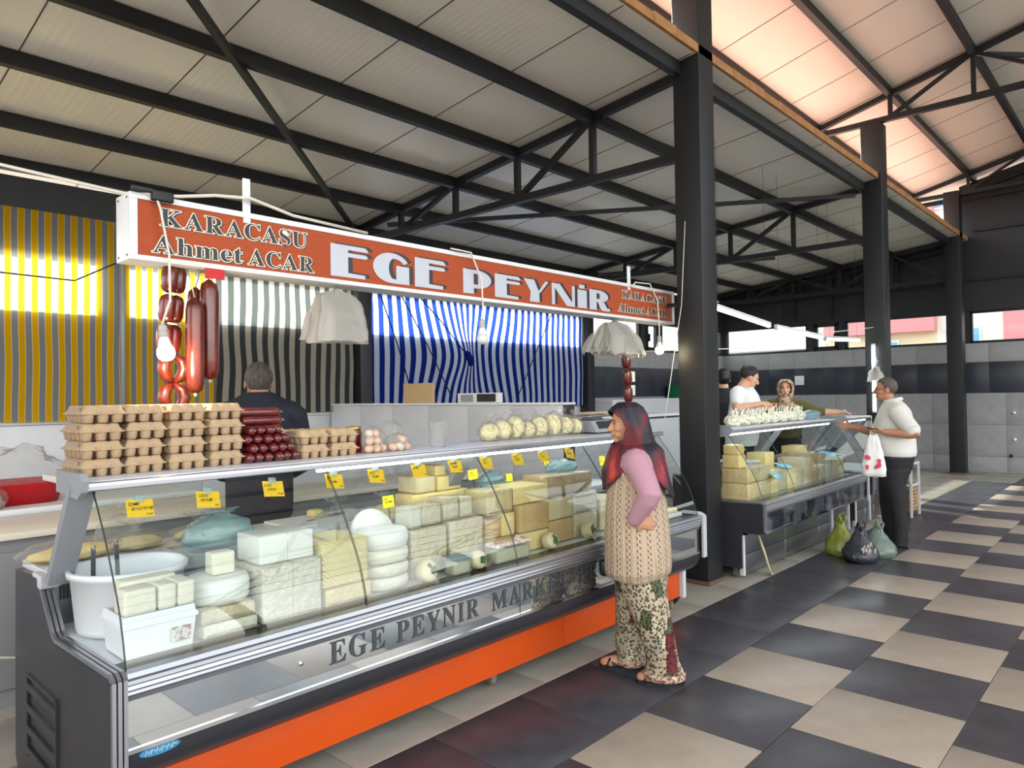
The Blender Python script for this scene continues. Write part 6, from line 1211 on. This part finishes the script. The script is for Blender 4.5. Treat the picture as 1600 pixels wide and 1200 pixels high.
g = MB(); random.seed(4)
for q in range(7): x, z = random.uniform(-.05, .07), random.uniform(-.32, -.20); g.add([(x+.022*cos(k)*random.uniform(.6, 1.2), .0485+.004*cos(k), z+.026*sin(k)*random.uniform(.6, 1.2)) for k in [2*pi*j/7 for j in range(7)]], [tuple(range(7))])
tag(obj('printed_blossoms', g, mat('rose_red_print', '#c22848', .5)), kind='stuff').parent = cbg; cbg.rotation_euler = (0, 0, radians(106))

# ---- vendors of the second stall, on a low platform
pf = thing('platform', 'low wooden duckboard behind the second counter', 'platform', (8, 3.9, 0)); 
for i in range(8): obj('board', MB().box(6.4, 10.4, 3.40+i*.16, 3.55+i*.16, .08, .12, .003), mat('grey_wood', '#6d655c', .7, bump=(20, .3)), pf)
for x in (6.5, 8.4, 10.2): obj('bearer', MB().box(x, x+.08, 3.4, 4.67, 0, .08), mat('grey_wood'), pf)
def vendor(name, label, loc, az, hz, hm, skinm, cloth, arms, clothname, leg=mBlackC, sleeves=.5, lean=0., width=.21, depth=.15, face_=True, pit=0., yaw=0., hs=.98, vox=.0075, up=.03):
    t = thing(name, label, 'person', (0, 0, 0)); k = hz/1.60; H = headM((lean+.03, 0, hz), yaw, pit, hs); b = MB(); head(b, H); sh = hz-(.20-up)*k
    P = [(.80, 0, depth*.7, width*.7), (1.1, lean*.4, depth*.75, width*.75), (sh-.08, lean*.8, depth*.75, width*.85), (sh, lean*.9, depth*.5, width*.65), (sh+.05, lean, .055, .06)]; torso(b, P)
    for i, A in enumerate(arms):
        A = [V3(p) for p in A[:3]]+list(A[3:]); b.chain(A[:3], [.054, .046, .030]); hand(b, A[2], A[3], A[4], A[5], A[6], .97)
    for y in (.1, -.1): b.chain([(0, y, .85), (0, y, .45), (-.02, y, .06)], [.08, .055, .04])
    skin('body', b, skinm, t, vox, 3)
    if face_: face(t, H)
    c = MB(); torso(c, [(.86, 0, depth*1.02, width*.92), (.95, lean*.2, depth*1.08, width*.95), (1.12, lean*.45, depth*1.08, width*.95), (sh-.10, lean*.8, depth, width*1.03), (sh-.02, lean*.88, depth*.82, width*.98), (sh+.03, lean*.93, depth*.62, width*.72), (sh+.07, lean, .07, .075)])
    for A in arms: S, E_, Wr = V3(A[0]), V3(A[1]), V3(A[2]); c.chain([S*.82+V3((lean*.15, 0, sh*.18)), S]+([S.lerp(E_, sleeves)] if sleeves < 1 else [E_, E_.lerp(Wr, sleeves-1)]), [.08, .080]+([.070] if sleeves < 1 else [.062, .046]), 16)
    skin(clothname, c, cloth, t, .009, 3)
    l = MB(); torso(l, [(.74, 0, .13, .16), (.86, 0, .15, .18), (.93, 0, .15, .18)])
    for y in (.1, -.1): l.rings([ringz(z, 0, r, r, 20, y) for z, r in ((.03, .068), (.25, .07), (.5, .082), (.8, .11))])
    skin('trousers', l, leg, t, .012, 3)
    for y in (.1, -.1): shoe(t, 0, y, .26, mLeather)
    t['pose'] = (*loc, az); return t, H
vm, H = vendor('man_vendor', 'moustached man in white T-shirt bent over the second counter', (7.50, 3.52, .12), -58, 1.605, None, mSkinF, mTee, [((-.05, -.20, 1.44), (-.08, -.30, 1.27), (.19, -.24, 1.32), (1, .2, .0), (0, .5, -.8), -1, .8), ((.02, .2, 1.44), (.10, .28, 1.25), (.28, .06, 1.27), (.9, -.4, 0), (0, -.3, 1), -1, .9)], 'tee_shirt', lean=.07, pit=.42, yaw=.12, width=.22, depth=.165, hs=1.03)
hair(vm, H, mBlackHair, .078, -.03, 1.035); mb = MB(); mb.tube([H @ V3(p) for p in ((.082, -.030, -.052), (.100, -.012, -.044), (.102, 0, -.042), (.100, .012, -.044), (.082, .030, -.052))], [.004, .008, .008, .008, .004], 8); obj('moustache', mb, mBlackHair, vm)
vw, H = vendor('woman_vendor', 'smiling woman in olive cardigan and patterned headscarf behind the second counter', (8.72, 3.50, .12), 203, 1.475, None, mSkinF, mOlive, [((0, -.17, 1.27), (.02, -.26, 1.05), (.18, -.14, 1.10), (.6, .75, .25), (.3, -.2, 1), 1, .7), ((.02, .17, 1.27), (.06, .34, 1.20), (.10, .58, 1.19), (.35, 1, .0), (.2, 0, -1), 1, .4)], 'cardigan', sleeves=1.35, width=.19, hs=.90, depth=.145, yaw=-.05)
def sc2(u, v):
    a = 2*pi*u-pi; ca, sa = cos(a), sin(a); K = [(.0, .118, 0), (.06, .113, 0), (.095, .075, 0), (.108, .02, 0), (.104, -.045, 0), (.085, -.10, 0), (.10, -.15, 0), (.145, -.20, 0), (.16, -.24, 0)]; t = v*8; i = min(int(t), 7); f = t-i; r = K[i][0]*(1-f)+K[i+1][0]*f; z = K[i][1]*(1-f)+K[i+1][1]*f
    return V3((.033+r*1.02*ca, r*.88*sa*(1+.03*sin(8*a)*v), 1.475+z))+wob((ca, sa, z*3), 3, .005)
mSc2 = mat('brown_patterned_scarf', '#6b4a3a', .7, var=(26, '#b7a28b', 1.0)); s = MB().sheet(sc2, 64, 40, mask=lambda u, v: not (abs(2*pi*u-pi) < 1.4 and ((2*pi*u-pi)/.86)**2+((sc2(u, v).z-1.478)/.093)**2 < 1)); o = obj('headscarf', s, mSc2, vw, fix=False)
o.modifiers.new('t', 'SOLIDIFY').thickness = .005
obj('dress_front', MB().prism([(-.05, 1.24), (.05, 1.24), (.075, .98), (-.075, .98)], lambda a, b, t: (.137+.012*(1.24-b)/.2+t, a, b), .012), mat('dark_print_dress', '#2b2523', .8, var=(50, '#8a7a66', .9)), vw)
vb, H = vendor('woman_in_black', 'dark-haired person in black standing behind the moustached man, back turned', (8.05, 3.98, .12), 30, 1.60, None, mSkinF, mBlackC, [((0, -.18, 1.38), (.02, -.24, 1.12), (.15, -.18, .98), (1, 0, -.3), (0, 1, 0), 1, .5), ((0, .18, 1.38), (.02, .24, 1.12), (.15, .18, .98), (1, 0, -.3), (0, -1, 0), -1, .5)], 'black_top', sleeves=1.8, width=.19)
hair(vb, H, mBlackHair, .07, -.10, 1.10)
mb = MB(); mb.ell((-.125, 0, .02), (.05, .055, .05), 14, 10, 0, H); obj('hair_bun', mb, mBlackHair, vb)
nv, H = vendor('man_vendor', 'man in navy shirt seen from behind before the charcoal striped curtain', (2.12, 4.06, 0), 64, 1.665, None, mSkinT, mNavy, [((-.02, -.20, 1.475), (.06, -.27, 1.18), (.26, -.16, 1.06), (1, .3, -.2), (0, .6, -.8), -1, .6), ((-.02, .20, 1.475), (.06, .27, 1.18), (.26, .16, 1.06), (1, -.3, -.2), (0, -.6, -.8), 1, .6)], 'navy_shirt', sleeves=1.6, width=.205, depth=.14, pit=.16, hs=1.0, up=.085)
hair(nv, H, mGreyHair, .075, -.065, 1.02)
for t in (vm, vw, vb, nv):
    x, y, z, az = t['pose']; t.location = (x, y, z); t.rotation_euler = (0, 0, radians(az)); del t['pose']
R2 = Matrix.Rotation(radians(203), 3, 'Z'); q = V3((8.72, 3.50, .12))+R2 @ V3((.24, -.085, 1.155)); p3 = thing('phone', 'dark phone held up by the woman in the olive cardigan', 'phone', tuple(q)); obj('phone_body', MB().box(-.05, .05, -.09, .09, -.006, .006, .004), mLeather).parent = p3; obj('screen', MB().box(-.045, .045, -.085, .085, .0062, .007), mDeck).parent = p3; p3.rotation_euler = (.5, .9, radians(203))
